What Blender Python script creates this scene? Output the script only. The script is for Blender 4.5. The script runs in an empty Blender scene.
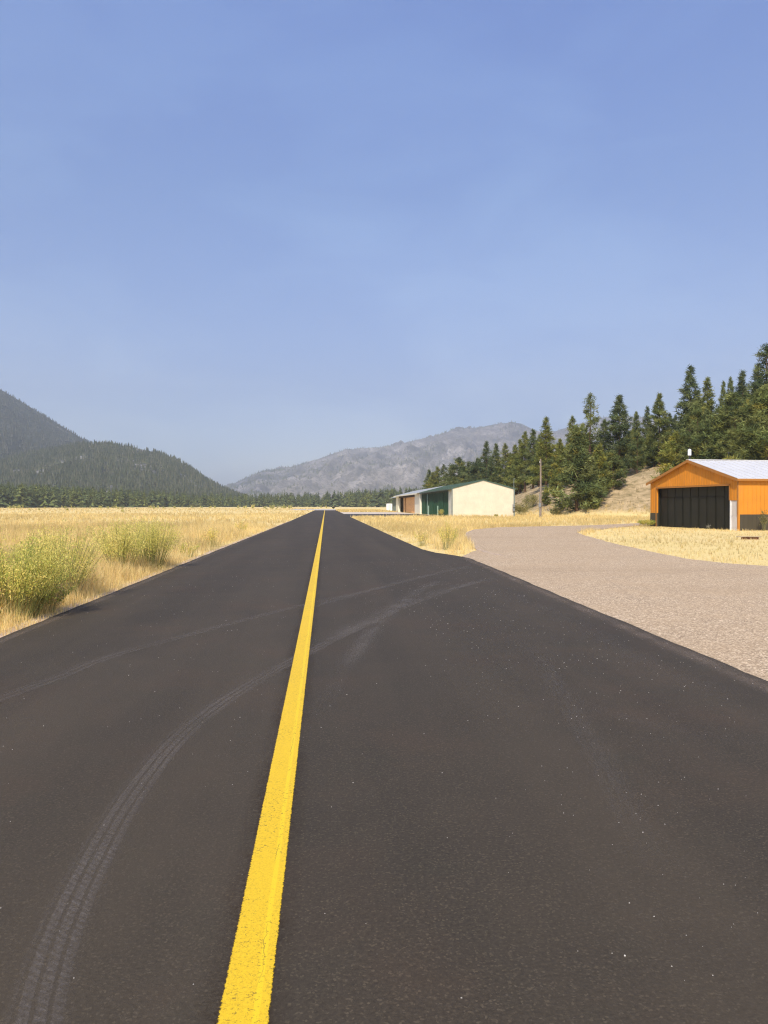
import bpy, math, random
import numpy as np
from mathutils import Vector, noise as mnoise

random.seed(7)
rng = np.random.default_rng(11)
R = math.radians
C = bpy.context.scene.collection

# ------------------------------------------------------------------ camera maths
FPX, W, H = 770.0, 768, 1024
YAW, PITCH, EYE = math.atan(58.5 / 770), math.atan(6.5 / 770), 1.6
HZ = 505.5
FW = np.array([math.sin(YAW), math.cos(YAW)])
RT = np.array([math.cos(YAW), -math.sin(YAW)])


def at(px, d):
    """ground position seen in picture column px at depth d"""
    p = FW * d + RT * ((px - 384) / FPX * d)
    return float(p[0]), float(p[1])


def gnd(px, py):
    return at(px, FPX * EYE / (py - HZ))


def height(py, d):
    return (HZ - py) / FPX * d + EYE


# ------------------------------------------------------------------ nodes helpers
class N:
    def __init__(s, name):
        s.m = bpy.data.materials.new(name)
        s.m.use_nodes = True
        s.t = s.m.node_tree
        s.t.nodes.clear()
        s.out = s.t.nodes.new('ShaderNodeOutputMaterial')

    def n(s, typ, **kw):
        nd = s.t.nodes.new(typ)
        for k, v in kw.items():
            setattr(nd, k, v)
        return nd

    def l(s, a, b):
        s.t.links.new(a, b)

    def val(s, sock, v):
        if hasattr(v, 'is_output') or isinstance(v, bpy.types.NodeSocket):
            s.l(v, sock)
        else:
            if isinstance(v, tuple) and len(v) == 3 and sock.type == 'RGBA':
                v = (*v, 1)
            sock.default_value = v

    def coord(s, scale=(1, 1, 1), kind='Object', rot=(0, 0, 0)):
        if kind == 'World':
            src = s.n('ShaderNodeNewGeometry').outputs['Position']
        else:
            src = s.n('ShaderNodeTexCoord').outputs[kind]
        mp = s.n('ShaderNodeMapping')
        mp.inputs['Scale'].default_value = scale
        mp.inputs['Rotation'].default_value = rot
        s.l(src, mp.inputs['Vector'])
        return mp.outputs['Vector']

    def noise(s, vec, scale, detail=4, rough=.55, dist=0):
        nd = s.n('ShaderNodeTexNoise')
        s.l(vec, nd.inputs['Vector'])
        nd.inputs['Scale'].default_value = scale
        nd.inputs['Detail'].default_value = detail
        nd.inputs['Roughness'].default_value = rough
        nd.inputs['Distortion'].default_value = dist
        return nd.outputs['Fac']

    def voro(s, vec, scale, feature='F1', out='Distance'):
        nd = s.n('ShaderNodeTexVoronoi', feature=feature)
        s.l(vec, nd.inputs['Vector'])
        nd.inputs['Scale'].default_value = scale
        return nd.outputs[out]

    def ramp(s, fac, stops, interp='LINEAR'):
        nd = s.n('ShaderNodeValToRGB')
        s.l(fac, nd.inputs['Fac'])
        cr = nd.color_ramp
        cr.interpolation = interp
        while len(cr.elements) < len(stops):
            cr.elements.new(.5)
        for e, (p, c) in zip(cr.elements, stops):
            e.position = p
            if not isinstance(c, tuple):
                c = (c, c, c)
            e.color = (*c, 1)
        return nd.outputs['Color']

    def mix(s, fac, a, b, mode='MIX'):
        nd = s.n('ShaderNodeMix', data_type='RGBA', blend_type=mode)
        s.val(nd.inputs['Factor'], fac)
        s.val(nd.inputs[6], a)
        s.val(nd.inputs[7], b)
        return nd.outputs[2]

    def math(s, op, a, b=0.0, clamp=False):
        nd = s.n('ShaderNodeMath', operation=op, use_clamp=clamp)
        s.val(nd.inputs[0], a)
        s.val(nd.inputs[1], b)
        return nd.outputs[0]

    def bump(s, h, strength=.4, dist=.02):
        nd = s.n('ShaderNodeBump')
        nd.inputs['Strength'].default_value = strength
        nd.inputs['Distance'].default_value = dist
        s.l(h, nd.inputs['Height'])
        return nd.outputs['Normal']

    def bsdf(s, col, rough=.8, metal=0, normal=None, spec=.3):
        b = s.n('ShaderNodeBsdfPrincipled')
        s.val(b.inputs['Base Color'], col)
        s.val(b.inputs['Roughness'], rough)
        s.val(b.inputs['Metallic'], metal)
        b.inputs['Specular IOR Level'].default_value = spec
        if normal is not None:
            s.l(normal, b.inputs['Normal'])
        return b.outputs[0]

    def done(s, sh):
        s.l(sh, s.out.inputs['Surface'])
        return s.m


def paint(name, col, rough=.5, var=.12, metal=0, grime=.0, scale=1.2):
    """painted sheet metal, wood or plastic with slight wear"""
    k = N(name)
    v = k.coord()
    f = k.noise(v, scale, 5, .6)
    f2 = k.noise(k.coord((6, 6, .5)), 2.0, 4, .6)
    lo = tuple(c * (1 - var) for c in col)
    hi = tuple(min(1, c * (1 + var)) for c in col)
    c = k.ramp(f, [(.3, lo), (.7, hi)])
    if grime:
        c = k.mix(k.math('MULTIPLY', k.ramp(f2, [(.52, 0.0), (.75, 1.0)]), grime), c, tuple(x * .6 + .03 for x in col))
    return k.done(k.bsdf(c, rough, metal, k.bump(f2, .06, .01)))


def leafmat(name, gain=(1, 1, 1), trans=.25, hue=.0, obvar=.35):
    """foliage: colour from the vertex attribute, per-plant variation, some light through the leaf"""
    k = N(name)
    a = k.n('ShaderNodeAttribute', attribute_name='col')
    oi = k.n('ShaderNodeObjectInfo')
    c = k.mix(1.0, a.outputs['Color'], gain, 'MULTIPLY')
    if obvar:
        tint = k.ramp(oi.outputs['Random'], [(0, (1 - obvar, 1 - obvar * .8, 1.0)), (.5, (1.0, 1.0, 1.0)), (1, (1 + obvar, 1 + obvar * .6, .85))])
        c = k.mix(1.0, c, tint, 'MULTIPLY')
    d = k.n('ShaderNodeBsdfDiffuse')
    k.l(c, d.inputs['Color'])
    t = k.n('ShaderNodeBsdfTranslucent')
    k.l(c, t.inputs['Color'])
    mx = k.n('ShaderNodeMixShader')
    mx.inputs[0].default_value = trans
    k.l(d.outputs[0], mx.inputs[1])
    k.l(t.outputs[0], mx.inputs[2])
    return k.done(mx.outputs[0])


# ------------------------------------------------------------------ object helpers
def tag(o, label=None, cat=None, group=None, kind=None):
    if label: o['label'] = label
    if cat: o['category'] = cat
    if group: o['group'] = group
    if kind: o['kind'] = kind
    return o


def empty(name, loc=(0, 0, 0), rz=0.0):
    o = bpy.data.objects.new(name, None)
    o.location = loc
    o.rotation_euler = (0, 0, rz)
    o.empty_display_size = .5
    C.objects.link(o)
    return o


def link(name, me, parent=None, loc=(0, 0, 0)):
    o = bpy.data.objects.new(name, me)
    C.objects.link(o)
    o.location = loc
    if parent: o.parent = parent
    return o


class MB:
    """collects faces, builds one mesh"""
    def __init__(s):
        s.v, s.f, s.uv = [], [], None

    def face(s, pts):
        i = len(s.v)
        s.v += [tuple(p) for p in pts]
        s.f.append(tuple(range(i, i + len(pts))))

    def prism(s, base, off):
        """closed prism: polygon of 3d points + offset vector"""
        n = len(base)
        i = len(s.v)
        s.v += [tuple(p) for p in base] + [tuple(p[k] + off[k] for k in range(3)) for p in base]
        s.f.append(tuple(range(i + n - 1, i - 1, -1)))
        s.f.append(tuple(range(i + n, i + 2 * n)))
        for k in range(n):
            s.f.append((i + k, i + (k + 1) % n, i + n + (k + 1) % n, i + n + k))

    def box(s, x0, x1, y0, y1, z0, z1):
        s.prism([(x0, y0, z0), (x1, y0, z0), (x1, y1, z0), (x0, y1, z0)], (0, 0, z1 - z0))

    def tube(s, pts, rad, n=10):
        """tapered tube along pts, radius per point"""
        if not hasattr(rad, '__len__'): rad = [rad] * len(pts)
        i = len(s.v)
        P = [Vector(p) for p in pts]
        for k, p in enumerate(P):
            d = (P[min(k + 1, len(P) - 1)] - P[max(k - 1, 0)]).normalized()
            a = d.orthogonal().normalized() if abs(d.z) < .9 else Vector((1, 0, 0))
            b = d.cross(a).normalized()
            a = b.cross(d)
            for j in range(n):
                t = 2 * math.pi * j / n
                s.v.append(tuple(p + (a * math.cos(t) + b * math.sin(t)) * rad[k]))
        for k in range(len(P) - 1):
            for j in range(n):
                s.f.append((i + k * n + j, i + k * n + (j + 1) % n, i + (k + 1) * n + (j + 1) % n, i + (k + 1) * n + j))
        s.f.append(tuple(range(i + n - 1, i - 1, -1)))
        e = i + (len(P) - 1) * n
        s.f.append(tuple(range(e, e + n)))

    def mesh(s, name, mat):
        me = bpy.data.meshes.new(name)
        me.from_pydata(s.v, [], s.f)
        me.materials.append(mat)
        import bmesh
        bm = bmesh.new(); bm.from_mesh(me)
        bmesh.ops.recalc_face_normals(bm, faces=bm.faces)
        bm.to_mesh(me); bm.free()
        return me

    def build(s, name, mat, parent=None, loc=(0, 0, 0), bevel=0):
        o = link(name, s.mesh(name, mat), parent, loc)
        if bevel:
            m = o.modifiers.new('bevel', 'BEVEL'); m.width = bevel; m.segments = 2; m.limit_method = 'ANGLE'
        return o


def npmesh(name, verts, faces_n, mat, col=None, idx=None):
    """verts (k,3); every face has faces_n consecutive verts unless idx (loops array) is given"""
    me = bpy.data.meshes.new(name)
    verts = np.asarray(verts, dtype=np.float32).reshape(-1, 3)
    me.vertices.add(len(verts))
    me.vertices.foreach_set('co', verts.ravel())
    if idx is None:
        idx = np.arange(len(verts), dtype=np.int32)
    nf = len(idx) // faces_n
    me.loops.add(len(idx))
    me.loops.foreach_set('vertex_index', np.asarray(idx, dtype=np.int32).ravel())
    me.polygons.add(nf)
    me.polygons.foreach_set('loop_start', np.arange(0, nf * faces_n, faces_n, dtype=np.int32))
    me.polygons.foreach_set('loop_total', np.full(nf, faces_n, dtype=np.int32))
    if col is not None:
        a = me.color_attributes.new('col', 'FLOAT_COLOR', 'POINT')
        cc = np.ones((len(verts), 4), dtype=np.float32)
        cc[:, :3] = col
        a.data.foreach_set('color', cc.ravel())
    me.materials.append(mat)
    me.update(calc_edges=True)
    return me


def merge_tris(parts):
    """parts: list of (verts(n,3) as triangle soup, col(n,3))"""
    return np.concatenate([p[0] for p in parts]), np.concatenate([p[1] for p in parts])


# ------------------------------------------------------------------ ground plan
def inpoly(x, y, poly):
    x = np.asarray(x); y = np.asarray(y)
    r = np.zeros(x.shape, bool)
    n = len(poly)
    for i in range(n):
        x0, y0 = poly[i]; x1, y1 = poly[(i + 1) % n]
        c = ((y0 > y) != (y1 > y)) & (x < (x1 - x0) * (y - y0) / (y1 - y0 + 1e-12) + x0)
        r ^= c
    return r


TAXI = [(-3.98, -12), (4.0, -12), (4.02, 6.8), (4.15, 13), (4.33, 20.5), (4.36, 23.2), (4.1, 24.6), (3.72, 26), (3.52, 28), (3.48, 40), (3.48, 262), (-3.62, 262), (-3.64, 80), (-3.8, 40), (-3.9, 20)]
APRON = [(4.0, -12), (4.02, 6.8), (4.15, 13), (4.33, 20.5), (4.36, 23.2), gnd(462, 556)] + \
        [gnd(*p) for p in [(477, 549.5), (469, 542), (465, 537), (466, 532.5), (474, 529.2), (500, 527), (545, 526), (588, 525.2), (622, 523.8), (652, 522.2), (672, 521.5)]] + \
        [gnd(*p) for p in [(672, 524), (650, 524.4), (625, 526.5), (598, 529.3), (580, 531.2), (577, 532.2), (585, 535.2), (615, 543.3), (655, 552), (692, 559), (730, 563), (768, 565.5), (830, 567), (1000, 567)]] + [(34, -12)]
ASPH = [(3.485, 111), (17.6, 110.5), (17.6, 146.5), (3.485, 146.5)]
CONC = [(3.485, 146.6), (17.6, 146.6), (17.6, 186), (3.485, 186)]
GRAV = [(-13, 275), (4, 268), (4.6, 340), (-14, 350)]
BUILD = [(17.6, 110.6, 28.0, 213.0)]
HROT = math.atan2(1.2, 10.8)
HORG = (26.86, 48.4)
HW, HL = 10.87, 15.0


def hpt(x, y):
    c, s = math.cos(HROT), math.sin(HROT)
    return HORG[0] + x * c - y * s, HORG[1] + x * s + y * c


HANG = [hpt(0, 0), hpt(HL, 0), hpt(HL, HW), hpt(0, HW)]

FOOT = np.array([(150, 0), (95, 45), (60, 88), (46, 101), (36.5, 106.5), (30.5, 113), (30, 130), (31, 150), (37, 220), (48, 300), (72, 420), (125, 640), (400, 1200)], float)
HILLPOLY = [tuple(p) for p in FOOT] + [(3000, 1200), (3000, 0)]


def seg_dist(x, y, P):
    best = np.full(x.shape, 1e9)
    for a, b in zip(P[:-1], P[1:]):
        d = b - a
        t = np.clip(((x - a[0]) * d[0] + (y - a[1]) * d[1]) / (d @ d), 0, 1)
        best = np.minimum(best, np.hypot(x - a[0] - t * d[0], y - a[1] - t * d[1]))
    return best


GZ = -0.045


def terrain(x, y):
    x = np.asarray(x, float); y = np.asarray(y, float)
    s = seg_dist(x, y, FOOT)
    ins = inpoly(x, y, HILLPOLY)
    s = np.where(ins, s, 0)
    sp = np.sqrt(s * s + 4) - 2
    h = 13.5 * (1 - np.exp(-.52 * sp / 13.5))
    h += np.minimum(1, s / 14) * (.5 * np.sin(x * .21 + 1.3 * np.sin(y * .11)) + .35 * np.sin(y * .33 + x * .12) + .18 * np.sin(x * .9 + y * .7))
    return h + GZ


def terr1(x, y):
    return float(terrain(np.array([x]), np.array([y]))[0])


# ------------------------------------------------------------------ materials
def ground_mat():
    k = N('dry_field_ground')
    v = k.coord(kind='World')
    fine = k.noise(v, 9, 6, .7)
    mid = k.noise(v, .7, 5, .6)
    band = k.noise(k.coord((0.0240, 0.1680, 0.1120), 'World'), 1.0, 5, .6)
    c = k.ramp(fine, [(.25, (0.4800, 0.3480, 0.1456)), (.5, (0.7200, 0.5520, 0.2464)), (.75, (0.8640, 0.6840, 0.3472))])
    c = k.mix(k.ramp(mid, [(.45, 0.0), (.75, .55)]), c, (0.6000, 0.4440, 0.2128))
    c = k.mix(k.ramp(band, [(.42, .45), (.6, 0.0)]), c, (0.6240, 0.4800, 0.1792))
    # the hillside: paler bare soil, greyer low brush
    hz = k.n('ShaderNodeSeparateXYZ')
    k.l(v, hz.inputs[0])
    up = k.math('MULTIPLY', k.math('SUBTRACT', hz.outputs['Z'], .25), 1.2, True)
    soil = k.ramp(k.noise(v, .8, 7, .72), [(.32, (.15, .125, .055)), (.45, (.30, .225, .12)), (.56, (.42, .31, .175)), (.72, (.50, .38, .24))])
    c = k.mix(up, c, soil)
    return k.done(k.bsdf(c, .95, 0, k.bump(fine, .6, .05), .1))


def asphalt_mat():
    k = N('fresh_asphalt')
    v = k.coord(kind='World')
    agg = k.voro(v, 130, out='Color')
    sep = k.n('ShaderNodeSeparateColor'); k.l(agg, sep.inputs[0])
    g = sep.outputs[0]
    fine = k.noise(v, 60, 4, .7)
    mid = k.noise(v, 1.1, 5, .62)
    lane = k.noise(k.coord((1.1, .05, 1), 'World'), 1.0, 4, .55)
    c = k.ramp(fine, [(.3, (0.0275, 0.0209, 0.0134)), (.55, (0.0467, 0.0359, 0.0231)), (.8, (0.0756, 0.0577, 0.0373))])
    c = k.mix(k.ramp(g, [(.86, 0.0), (1, .4)]), c, (0.1650, 0.1295, 0.0812))
    c = k.mix(k.ramp(mid, [(.4, 0.0), (.75, .30)]), c, (0.0715, 0.0529, 0.0333))
    c = k.mix(k.ramp(lane, [(.40, 0.0), (.68, .5)]), c, (0.0756, 0.0565, 0.0357))
    c = k.mix(k.ramp(k.noise(v, .35, 4, .6, .6), [(.5, 0.0), (.75, .35)]), c, (0.0275, 0.0211, 0.0154))
    c = k.mix(k.ramp(k.noise(v, .55, 4, .65), [(.5, 0.0), (.72, .5)]), c, k.mix(1.0, c, (1.16, .98, .92), 'MULTIPLY'))
    c = k.mix(k.ramp(k.noise(v, 1.7, 5, .7, .5), [(.54, 0.0), (.75, .5)]), c, k.mix(1.0, c, (.86, .97, .96), 'MULTIPLY'))
    grit = k.math('MULTIPLY', k.ramp(k.noise(v, 95, 2, .5), [(.70, 0.0), (.78, 1.0)]), k.ramp(k.noise(v, 2.3, 4, .7), [(.42, 0.0), (.7, .8)]))
    c = k.mix(grit, c, (.20, .175, .155))
    h = k.math('ADD', fine, k.math('MULTIPLY', g, .5))
    return k.done(k.bsdf(c, .82, 0, k.bump(h, .55, .006), .28))


def chip_mat(name, cols, scale=75, patch=(.2, .16, .14)):
    k = N(name)
    v = k.coord(kind='World')
    agg = k.voro(v, scale, out='Color')
    sep = k.n('ShaderNodeSeparateColor'); k.l(agg, sep.inputs[0])
    dist = k.voro(v, scale)
    mid = k.noise(v, .9, 6, .65)
    c = k.ramp(sep.outputs[0], cols)
    c = k.mix(k.ramp(k.noise(v, 14, 4, .7), [(.35, .4), (.6, 0.0)]), c, tuple(x * .55 for x in patch))
    c = k.mix(k.ramp(mid, [(.42, 0.0), (.72, .6)]), c, patch)
    c = k.mix(k.ramp(k.noise(k.coord((.25, .6, 1), 'World'), .5, 5, .6), [(.48, 0.0), (.7, .45)]), c, tuple(x * .75 for x in patch))
    # thin wandering cracks
    cr = k.voro(k.mix(.12, v, k.n('ShaderNodeTexNoise').outputs['Color']), .16, 'DISTANCE_TO_EDGE')
    c = k.mix(k.ramp(cr, [(.0, .18), (.004, 0.0)]), c, (.10, .08, .07))
    return k.done(k.bsdf(c, .9, 0, k.bump(dist, .7, .006), .2))


def line_mat():
    k = N('yellow_road_paint')
    uv = k.n('ShaderNodeUVMap').outputs[0]
    sx = k.n('ShaderNodeSeparateXYZ'); k.l(uv, sx.inputs[0])
    v = k.coord(kind='World')
    grain = k.noise(v, 130, 4, .75)
    u = sx.outputs[0]
    c = k.ramp(grain, [(.3, (.56, .34, .010)), (.5, (.70, .445, .013)), (.75, (.80, .53, .02))])
    smooth = k.ramp(k.math('ABSOLUTE', k.math('SUBTRACT', u, k.math('ADD', .70, k.math('MULTIPLY', k.noise(v, 1.0), .06)))), [(.05, 1.0), (.075, 0.0)])
    c = k.mix(k.math('MULTIPLY', smooth, .8), c, (.79, .53, .014))
    # cracks and worn chips where the aggregate shows
    chip = k.ramp(k.noise(v, 70, 5, .85), [(.385, 1.0), (.44, 0.0)])
    patch = k.ramp(k.noise(v, 1.7, 3, .6), [(.34, .1), (.55, 1.0)])
    crk = k.ramp(k.voro(k.mix(.06, v, k.mix(1.0, v, v)), 7, 'DISTANCE_TO_EDGE'), [(0, .0), (.01, 0.0)])
    wear = k.math('MULTIPLY', chip, patch)
    seam = k.ramp(k.math('ABSOLUTE', k.math('SUBTRACT', u, k.math('ADD', .52, k.math('MULTIPLY', k.noise(v, 5, 4, .7), .35)))), [(0, 1.0), (.014, 0.0)])
    seam = k.math('MULTIPLY', seam, k.ramp(k.noise(v, 1.3, 3, .6), [(.5, 0.0), (.62, 1.0)]))
    c = k.mix(k.math('MAXIMUM', k.math('MULTIPLY', wear, .9), k.math('MULTIPLY', seam, .85)), c, (.09, .055, .018))
    # ragged edge
    e = k.math('ABSOLUTE', k.math('SUBTRACT', u, .5))
    e = k.math('ADD', e, k.math('MULTIPLY', k.math('SUBTRACT', k.noise(v, 75, 4, .85), .5), .16))
    a = k.ramp(e, [(.455, 1.0), (.475, 0.0)])
    tr = k.n('ShaderNodeBsdfTransparent')
    mx = k.n('ShaderNodeMixShader')
    k.l(a, mx.inputs[0]); k.l(tr.outputs[0], mx.inputs[1])
    k.l(k.bsdf(c, .6, 0, k.bump(grain, .5, .004), .35), mx.inputs[2])
    return k.done(mx.outputs[0])


def track_mat(name, amt, lanes=4.0):
    """pale dust left by a tyre: ribs across u, broken up by noise"""
    k = N(name)
    uv = k.n('ShaderNodeUVMap').outputs[0]
    sx = k.n('ShaderNodeSeparateXYZ'); k.l(uv, sx.inputs[0])
    u, vv = sx.outputs[0], sx.outputs[1]
    v = k.coord(kind='World')
    wob = k.math('MULTIPLY', k.noise(v, 60, 3, .7), .05)
    rib = k.math('SINE', k.math('MULTIPLY', k.math('ADD', u, wob), lanes * 2 * math.pi))
    rib = k.ramp(k.math('ADD', k.math('MULTIPLY', rib, .5), .5), [(.10, .25), (.34, 1.0)])
    blk = k.math('SINE', k.math('MULTIPLY', k.math('ADD', vv, k.math('MULTIPLY', u, .2)), 2 * math.pi / .045))
    blk = k.ramp(blk, [(.0, .65), (.3, 1.0)])
    edge = k.ramp(k.math('ABSOLUTE', k.math('SUBTRACT', u, .5)), [(.26, 1.0), (.5, 0.0)])
    n1 = k.ramp(k.noise(v, 45, 5, .75), [(.3, .15), (.62, 1.0)])
    n2 = k.ramp(k.noise(v, .8, 4, .6), [(.3, .45), (.6, 1.0)])
    f = k.math('MULTIPLY', k.math('MULTIPLY', rib, blk), k.math('MULTIPLY', edge, n1))
    ends = k.n('ShaderNodeAttribute', attribute_name='fade').outputs['Fac']
    f = k.math('MULTIPLY', k.math('MULTIPLY', f, k.math('MULTIPLY', n2, ends)), amt)
    mx = k.n('ShaderNodeMixShader')
    k.l(f, mx.inputs[0])
    k.l(k.n('ShaderNodeBsdfTransparent').outputs[0], mx.inputs[1])
    k.l(k.bsdf((.17, .145, .125), .9, 0, None, .1), mx.inputs[2])
    return k.done(mx.outputs[0])


def bark_mat(name, a, b):
    k = N(name)
    f = k.noise(k.coord((4, 4, .6)), 3.0, 6, .7)
    c = k.ramp(f, [(.3, a), (.7, b)])
    return k.done(k.bsdf(c, .9, 0, k.bump(f, .6, .03), .1))


def mountain_mat(name, cols, scale, streak):
    k = N(name)
    v = k.coord(kind='World')
    big = k.noise(v, scale, 7, .68, .4)
    st = k.noise(k.coord(streak, 'World', (0, 0, .5)), 1.0, 6, .7)
    c = k.ramp(k.math('ADD', k.math('MULTIPLY', big, .55), k.math('MULTIPLY', st, .45)), cols)
    spots = k.ramp(k.noise(v, scale * 16, 3, .75), [(.50, 0.0), (.56, .75)])
    c = k.mix(spots, c, (.05, .05, .045))
    c = k.mix(k.math('MULTIPLY', k.n('ShaderNodeAttribute', attribute_name='rock').outputs['Fac'], k.ramp(k.noise(v, .12, 4, .7), [(.4, .1), (.6, 1.0)])), c, (.30, .28, .25))
    return k.done(k.bsdf(c, .95, 0, k.bump(k.math('ADD', big, st), .8, 20), .05))


def corrugated(name, col, rough=.45, var=.08, grime=.35):
    return paint(name, col, rough, var, 0, grime, .8)


M = {
    'ground': ground_mat(), 'asphalt': asphalt_mat(), 'line': line_mat(),
    'apron': chip_mat('chip_seal', [(0, (.17, .118, .075)), (.3, (.36, .262, .165)), (.7, (.53, .39, .25)), (1, (.86, .68, .47))], 60, (.44, .312, .188)),
    'shoulder': chip_mat('shoulder_dirt', [(0, (.40, .28, .19)), (.5, (.55, .41, .28)), (1, (.68, .53, .38))], 70, (.5, .36, .24)),
    'asph2': chip_mat('worn_asphalt', [(0, (.03, .028, .026)), (.6, (.05, .047, .045)), (1, (.09, .085, .08))], 60, (.05, .046, .044)),
    'conc': chip_mat('pale_concrete', [(0, (.52, .44, .34)), (1, (.64, .55, .44))], 30, (.58, .49, .38)),
    'grav': chip_mat('pale_gravel', [(0, (.40, .36, .32)), (1, (.52, .47, .42))], 30, (.46, .41, .36)),
    'cream': corrugated('cream_sheet_metal', (.575, .51, .39)),
    'creamtrim': corrugated('cream_trim', (.74, .69, .54)),
    'green': corrugated('green_sheet_metal', (.018, .064, .030)),
    'greenroof': corrugated('green_roof_metal', (.050, .085, .062), .5),
    'greytrim': corrugated('grey_trim', (.16, .19, .17)),
    'paleroof': corrugated('pale_glare_roof_metal', (.36, .36, .33), .4),  # pale tone has the glare on the far roofs painted in
    'orange': corrugated('orange_sheet_metal', (.56, .215, .019), .55, .1, .6),
    'orangetrim': corrugated('orange_trim', (.33, .14, .03)),
    'darkpanel': corrugated('dark_brown_sheet_metal', (.062, .052, .034)),
    'doorpanel': corrugated('dark_door_metal', (.0125, .0125, .0085), .55),
    'galv': corrugated('galvanised_roof', (.54, .53, .52), .45, .05),
    'pipe': paint('pale_green_paint', (.26, .36, .28), .5, .1),
    'white': paint('white_paint', (.74, .74, .73), .45, .05, 0, .3),
    'offwhite': paint('dulled_white_paint', (.56, .51, .47), .5, .08, 0, .35),
    'black': paint('black_pipe', (.018, .018, .018), .5),
    'wood': paint('varnished_timber', (.74, .42, .18), .6, .25, 0, .3, 3),
    'shade': paint('dark_overhang_shade', (.06, .045, .035), .9),  # dark brown that paints in the shade below the roof overhang
    'steel': paint('grey_steel', (.22, .23, .23), .45, .1, .4, .3),
    'rust': paint('rusty_steel', (.17, .065, .035), .85, .4, 0, .5, 6),
    'plank': paint('weathered_plank', (.36, .28, .18), .9, .2, 0, .4, 4),
    'pole': bark_mat('weathered_pole_wood', (.13, .10, .08), (.28, .23, .185)),
    'bark': bark_mat('pine_bark', (.05, .032, .022), (.17, .10, .06)),
    'stem': paint('green_stem', (.20, .20, .06), .8, .3),
    'leaf': leafmat('plant_leaf', trans=.45, obvar=.06),
    'needle': leafmat('pine_needles', trans=.18, obvar=.30),
    'farneedle': leafmat('far_pine_needles', trans=.1, obvar=.2),
    'grass': leafmat('dry_grass_blades', trans=.5, obvar=0),
    'pebble': paint('pale_pebble', (.40, .37, .33), .9, .3),
    'mtn_green': mountain_mat('forest_slope', [(.35, (.035, .042, .034)), (.55, (.06, .067, .05)), (.68, (.09, .09, .072)), (.8, (.13, .125, .105))], .010, (.02, .006, .03)),
    'mtn_far': mountain_mat('burnt_rocky_slope', [(.38, (0.0495, 0.0468, 0.0422)), (.46, (0.1260, 0.1125, 0.1012)), (.54, (0.2430, 0.2115, 0.1848)), (.66, (0.4140, 0.3690, 0.3256))], .0035, (0.0108, 0.0020, 0.0106)),
}

# ------------------------------------------------------------------ the setting: ground sheet
def axis(parts):
    out = []
    for a, b, s in parts:
        out += list(np.arange(a, b, s))
    return np.array(sorted(set(out)))


gx = axis([(-7000, -600, 400), (-600, -40, 40), (-40, 24, 4), (24, 130, 2.0), (130, 400, 10), (400, 7001, 300)])
gy = axis([(-3000, -100, 290), (-100, 0, 20), (0, 40, 4), (40, 240, 2.0), (240, 480, 6), (480, 1400, 40), (1400, 7001, 280)])
XX, YY = np.meshgrid(gx, gy)
ZZ = terrain(XX, YY)
V = np.stack([XX, YY, ZZ], -1).reshape(-1, 3)
nx, ny = len(gx), len(gy)
ii = np.arange((ny - 1) * nx).reshape(ny - 1, nx)[:, :-1]
q = np.stack([ii, ii + 1, ii + nx + 1, ii + nx], -1).reshape(-1)
me = npmesh('field', V, 4, M['ground'], idx=q)
me.polygons.foreach_set('use_smooth', np.ones(len(me.polygons), bool))
tag(link('field', me), kind='structure')


def sheet(name, poly, z, mat, depth):
    b = MB()
    b.prism([(x, y, z - depth) for x, y in poly], (0, 0, depth))
    return tag(b.build(name, mat), kind='structure')


def smooth_poly(p, it=2):
    for _ in range(it):
        o = []
        for i in range(len(p)):
            a, b = p[i], p[(i + 1) % len(p)]
            o += [(a[0] * .75 + b[0] * .25, a[1] * .75 + b[1] * .25), (a[0] * .25 + b[0] * .75, a[1] * .25 + b[1] * .75)]
        p = o
    return p


def ragged(poly, step=.35, amp=.05, lo=0, hi=80):
    """subdivides the near edges and makes them slightly uneven, as a paver leaves them"""
    out = []
    for i in range(len(poly)):
        a = np.array(poly[i]); b = np.array(poly[(i + 1) % len(poly)])
        L = np.hypot(*(b - a))
        out.append(tuple(a))
        if min(a[1], b[1]) > hi or max(a[1], b[1]) < lo - 15 or L < step: continue
        n = min(int(L / step), 400)
        nrm = np.array([-(b - a)[1], (b - a)[0]]) / L
        for k in range(1, n):
            p = a + (b - a) * k / n
            w = mnoise.noise(Vector((p[0] * .9, p[1] * .9, 3))) + .7 * mnoise.noise(Vector((p[0] * 4, p[1] * 4, 9)))
            out.append(tuple(p + nrm * w * amp))
    return out


sheet('taxiway', ragged(TAXI, .3, .028), 0.0, M['asphalt'], .06)
sheet('gravel_apron', ragged(APRON, .5, .09), -.012, M['apron'], .05)
sheet('hangar_asphalt', ASPH, -.008, M['asph2'], .05)
sheet('concrete_pad', CONC, -.004, M['conc'], .06)
sheet('gravel_strip', GRAV, -.010, M['grav'], .04)


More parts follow.
